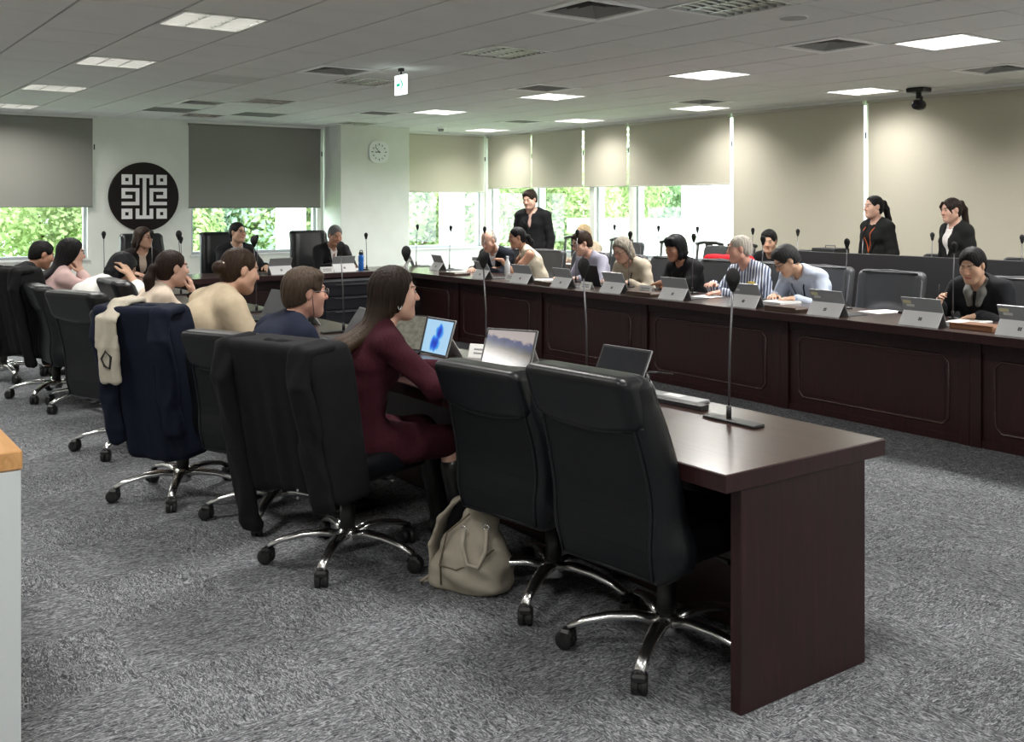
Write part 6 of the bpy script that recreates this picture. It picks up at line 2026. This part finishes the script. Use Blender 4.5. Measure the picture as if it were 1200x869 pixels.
# small black case on the rear desk
cs = empty('equipment_case', (8.95, 6.66, DESK_Z), rad(90), 'small black slatted case on the rear desk beside the standing women', 'case')
MB().box((-.15, -.12, 0), (.15, .12, .36), bev=.006).build('body', M_BLACK, cs)
MB().tube([(-.06, 0, .36), (-.06, 0, .385), (.06, 0, .385), (.06, 0, .36)], .006, 6).build('handle', M_ROD, cs)
c2 = empty('paper_rack', (8.95, 4.2, DESK_Z), rad(90), 'black paper rack with a sheet on the rear desk screen side', 'rack')
for k in range(3):
    MB().box((-.17, -.13, k * .12), (.17, .13, k * .12 + .012)).build('shelf', M_BLACK, c2)
for (x_, y_) in ((-.165, -.125), (.155, -.125), (-.165, .115), (.155, .115)):
    MB().box((x_, y_, .012), (x_ + .01, y_ + .01, .36)).build('post', M_BLACK, c2)
MB().box((-.12, -.1, .252), (.14, .1, .262)).build('sheets', M_PAPER, c2)

# ------------------------------------------------------------------ garments hung over chair backs
def draped(name, x, y, face, label, col, top, width=.25, length=.75, sleeves=True, back=.33, depth=.10, tilt=.15, seed=0, off=0.0, extra=None, slen=.62, sl=None):
    """hangs over a chair back whose top is at height top; face = direction the chair looks to"""
    r = empty(name, (x, y, 0), rad(face - 90), label, 'garment', 'garments hung on chair backs')
    s = SDF()
    rg = np.random.default_rng(seed)
    zc = top + .012 - length / 2
    def yb(z): return -back - tilt * (z - .7)
    def coat(X, Y, Z):
        u = np.clip((top - Z) / length, 0, 1)
        w = width * (1.0 + .06 * u) - .05 * np.clip(.12 - u, 0, 1) * 3
        fold = (.010 * np.sin(X * 31 + seed) + .007 * np.sin(X * 67 + 1.3 * seed)) * np.clip(u * 1.6, 0, 1)
        d = depth * (1 - .15 * u)
        a = np.abs(X - off) - (w - .035); b = np.abs(Y - yb(Z) + fold + .012 * u) - (d - .035); c = np.abs(Z - zc - .02 * np.sin(X * 9 + seed) * u) - (length / 2 - .035)
        return np.sqrt(np.maximum(a, 0) ** 2 + np.maximum(b, 0) ** 2 + np.maximum(c, 0) ** 2) + np.minimum(np.maximum(a, np.maximum(b, c)), 0) - .035
    s.custom(coat, (off - width * 1.1, -back - depth - .16, top - length - .03), (off + width * 1.1, -back + depth + .12, top + .03), k=.02)
    # back vent: a slot cut at the rear
    s.rcone((off + .02, yb(top - length) - depth - .02, top - length - .05), (off + .02, yb(top - length * .62) - depth - .012, top - length * .62), .028, .006, k=.01, op='s')
    link('cloth_body', s.mesh('cloth_body', cloth(col), .013), r)
    for (sx, ze, sr) in (sl or []):
        t = SDF()
        pts = [(sx, yb(top) + .02, top - .01), (sx, yb(top) - depth * .8, top - .02), (sx * 1.02, yb(top - .15) - depth - .018, top - .15)]
        z_ = top - .15
        while z_ - .16 > ze:
            z_ -= .16
            pts.append((sx * 1.03 + .008 * math.sin(z_ * 20 + seed), yb(z_) - depth * .95 - .012, z_))
        pts.append((sx * 1.03, yb(ze) - depth * .9 - .010, ze))
        for i_ in range(len(pts) - 1):
            t.ecap(pts[i_], pts[i_ + 1], (sr, .034), (sr, .034), (1, 0, 0), k=.006)
        t.warp(lambda X, Y, Z: .004 * np.sin(X * 75 + 4 * np.sin(Z * 9 + seed)))
        t.plane((0, 0, ze), (0, .15, -1))
        link('sleeve', t.mesh('sleeve', cloth(col), .011), r)
    if sleeves:
        for q in (-1, 1):
            a = (off + q * (width - .02), yb(top) - .0, top - .055); b = (off + q * (width + .035), yb(top - .3) - .02, top - .32); c = (off + q * (width + .015), yb(top - slen) - .03, top - slen)
            t = SDF()
            t.chain([a, b, c], [.060, .056, .050], k=.03)
            t.warp(lambda X, Y, Z: .002 * np.sin(Z * 38 + X * 60 + seed))
            t.plane(c, (0, 0, -1))
            link('sleeve', t.mesh('sleeve', cloth(col), .012), r)
    col_ = SDF()
    col_.chain([(off - .09, yb(top) + .03, top - .010), (off - .04, yb(top) - .05, top - .004), (off + .04, yb(top) - .05, top - .004), (off + .09, yb(top) + .03, top - .010)], [.020, .024, .024, .020], k=.02)
    link('collar', col_.mesh('collar', cloth(col), .011), r)
    return r
jk = draped('draped_jacket', 2.07, 4.12, 20, 'black jacket hung over the chair back of the woman in burgundy', (.010, .010, .012), 1.02, .275, .66, False, .310, .132, .22, 1, sl=[(-.245, .20, .060), (.20, .36, .062)])
for k in range(2):
    MB().lathe([(.006, 0), (.006, .003)], 10, M=Tm(.10, -.40, .42 - k * .03) @ Rm(PI / 2, 'X')).build('button', mat('button_grey', (.35, .35, .35), .3, metal=.6), jk)
draped('draped_coat', 1.80, 5.58, 38, 'navy suit coat hung over a chair back, behind the beige shirt', (.0085, .0115, .024), 1.07, .175, .80, False, .310, .132, .22, 4, off=.075, sl=[(-.135, .38, .055), (.205, .44, .060)])
sc_ = empty('draped_scarf', (1.80, 5.58, 0), rad(38 - 90), 'cream scarf laid over the navy coat', 'scarf')
t = SDF()
sp_ = [(-.06, -.25, 1.0), (-.06, -.33, 1.100), (-.06, -.46, 1.095), (-.07, -.540, 1.02), (-.08, -.528, .88), (-.08, -.490, .70)]
for i_ in range(5):
    t.ecap(sp_[i_], sp_[i_ + 1], (.050 + .004 * i_, .018), (.054 + .004 * i_, .018), (1, 0, 0), k=.008)
t.warp(lambda X, Y, Z: .005 * np.sin(X * 85 + 3 * np.sin(Z * 11)))
link('cloth_body', t.mesh('cloth_body', cloth((.50, .46, .38)), .010), sc_)
MB().tube([(-.105, -.538, .82), (-.075, -.545, .86), (-.05, -.538, .83), (-.065, -.526, .77), (-.095, -.526, .78)], .006, 6, closed=True).build('buckle', mat('buckle_dark', (.05, .05, .045), .3, metal=.5), sc_)
draped('draped_jacket', 1.86, 9.0, 25, 'black jacket hung over the chair back of the woman in pink', (.010, .010, .011), 1.085, .25, .72, False, .33, .13, .22, 7, sl=[(-.18, .45, .06), (.20, .34, .06)])
rj = draped('draped_jacket', 7.353, 7.006, 180, 'red jacket hung over a charcoal chair behind the black tee shirt', (.45, .008, .015), 1.065, .29, .5, True, .36, .085, .17, 9, slen=.4)

# ------------------------------------------------------------------ cream backpack on the carpet
bp = empty('backpack', (2.34, 3.52, 0), rad(-62), 'cream cloth backpack standing open on the carpet beside the burgundy dress', 'bag')
CB = cloth((.42, .38, .31))
s = SDF()
s.ecap((0, 0, .06), (.02, 0, .15), (.165, .105), (.150, .10), (1, 0, 0), k=.03)
s.ecap((.02, 0, .15), (.045, 0, .275), (.150, .10), (.085, .065), (1, 0, 0), k=.04)
s.rbox((0, 0, .06), (.165, .10, .058), .045, k=.03)
s.ell((.02, -.075, .13), (.105, .06, .09), k=.04)
s.warp(lambda X, Y, Z: .007 * np.sin(X * 34 + Z * 27) * np.sin(Y * 30 + Z * 18) + .004 * np.sin(Z * 70 + X * 18))
s.plane((0, 0, .002), (0, 0, -1))
link('sack', s.mesh('sack', CB, .009), bp)
s = SDF()
s.ecap((-.125, .03, .12), (-.045, .03, .315), (.05, .045), (.050, .035), (1, 0, 0), k=.02)
link('lining', s.mesh('lining', mat('black_lining', (.006, .006, .007), .9, spec=.1), .010), bp)
s = SDF()
fl = [(-.175, .02, .04), (-.185, .025, .16), (-.150, .03, .27), (-.085, .03, .345), (-.02, .03, .385)]
for i_ in range(4):
    s.ecap(fl[i_], fl[i_ + 1], (.075 - .012 * i_, .011), (.075 - .012 * (i_ + 1), .010), (0, 1, 0), k=.02)
link('flap', s.mesh('flap', CB, .009), bp)
for pts in ([(.02, -.098, .27), (.03, -.135, .22), (.055, -.145, .15), (.10, -.135, .14), (.125, -.115, .20), (.115, -.085, .285)],):
    MB().tube(pts, .009, 8).build('handle', CB, bp)
for p_ in ((.02, -.10, .275), (.115, -.085, .29)):
    MB().tube([(p_[0] + .012 * math.cos(a), p_[1] - .004, p_[2] + .012 * math.sin(a)) for a in np.linspace(0, 2 * PI, 12, endpoint=False)], .003, 6, closed=True).build('ring', M_CHROME, bp)
MB().tube([(-.15, -.05, .06), (-.20, -.08, .02), (-.21, -.06, .008), (-.16, -.07, .03)], .010, 6, flat=.4).build('strap', CB, bp)
MB().tube([(-.09, -.10, .03), (-.085, -.115, .13), (-.06, -.10, .25), (.03, -.075, .33)], .004, 6).build('seam', mat('seam_brown', (.16, .13, .09), .8), bp)
MB().tube([(-.085, -.125, .12), (.0, -.135, .115), (.10, -.115, .16), (.14, -.07, .20)], .0035, 6).build('seam', MATS['seam_brown'], bp)
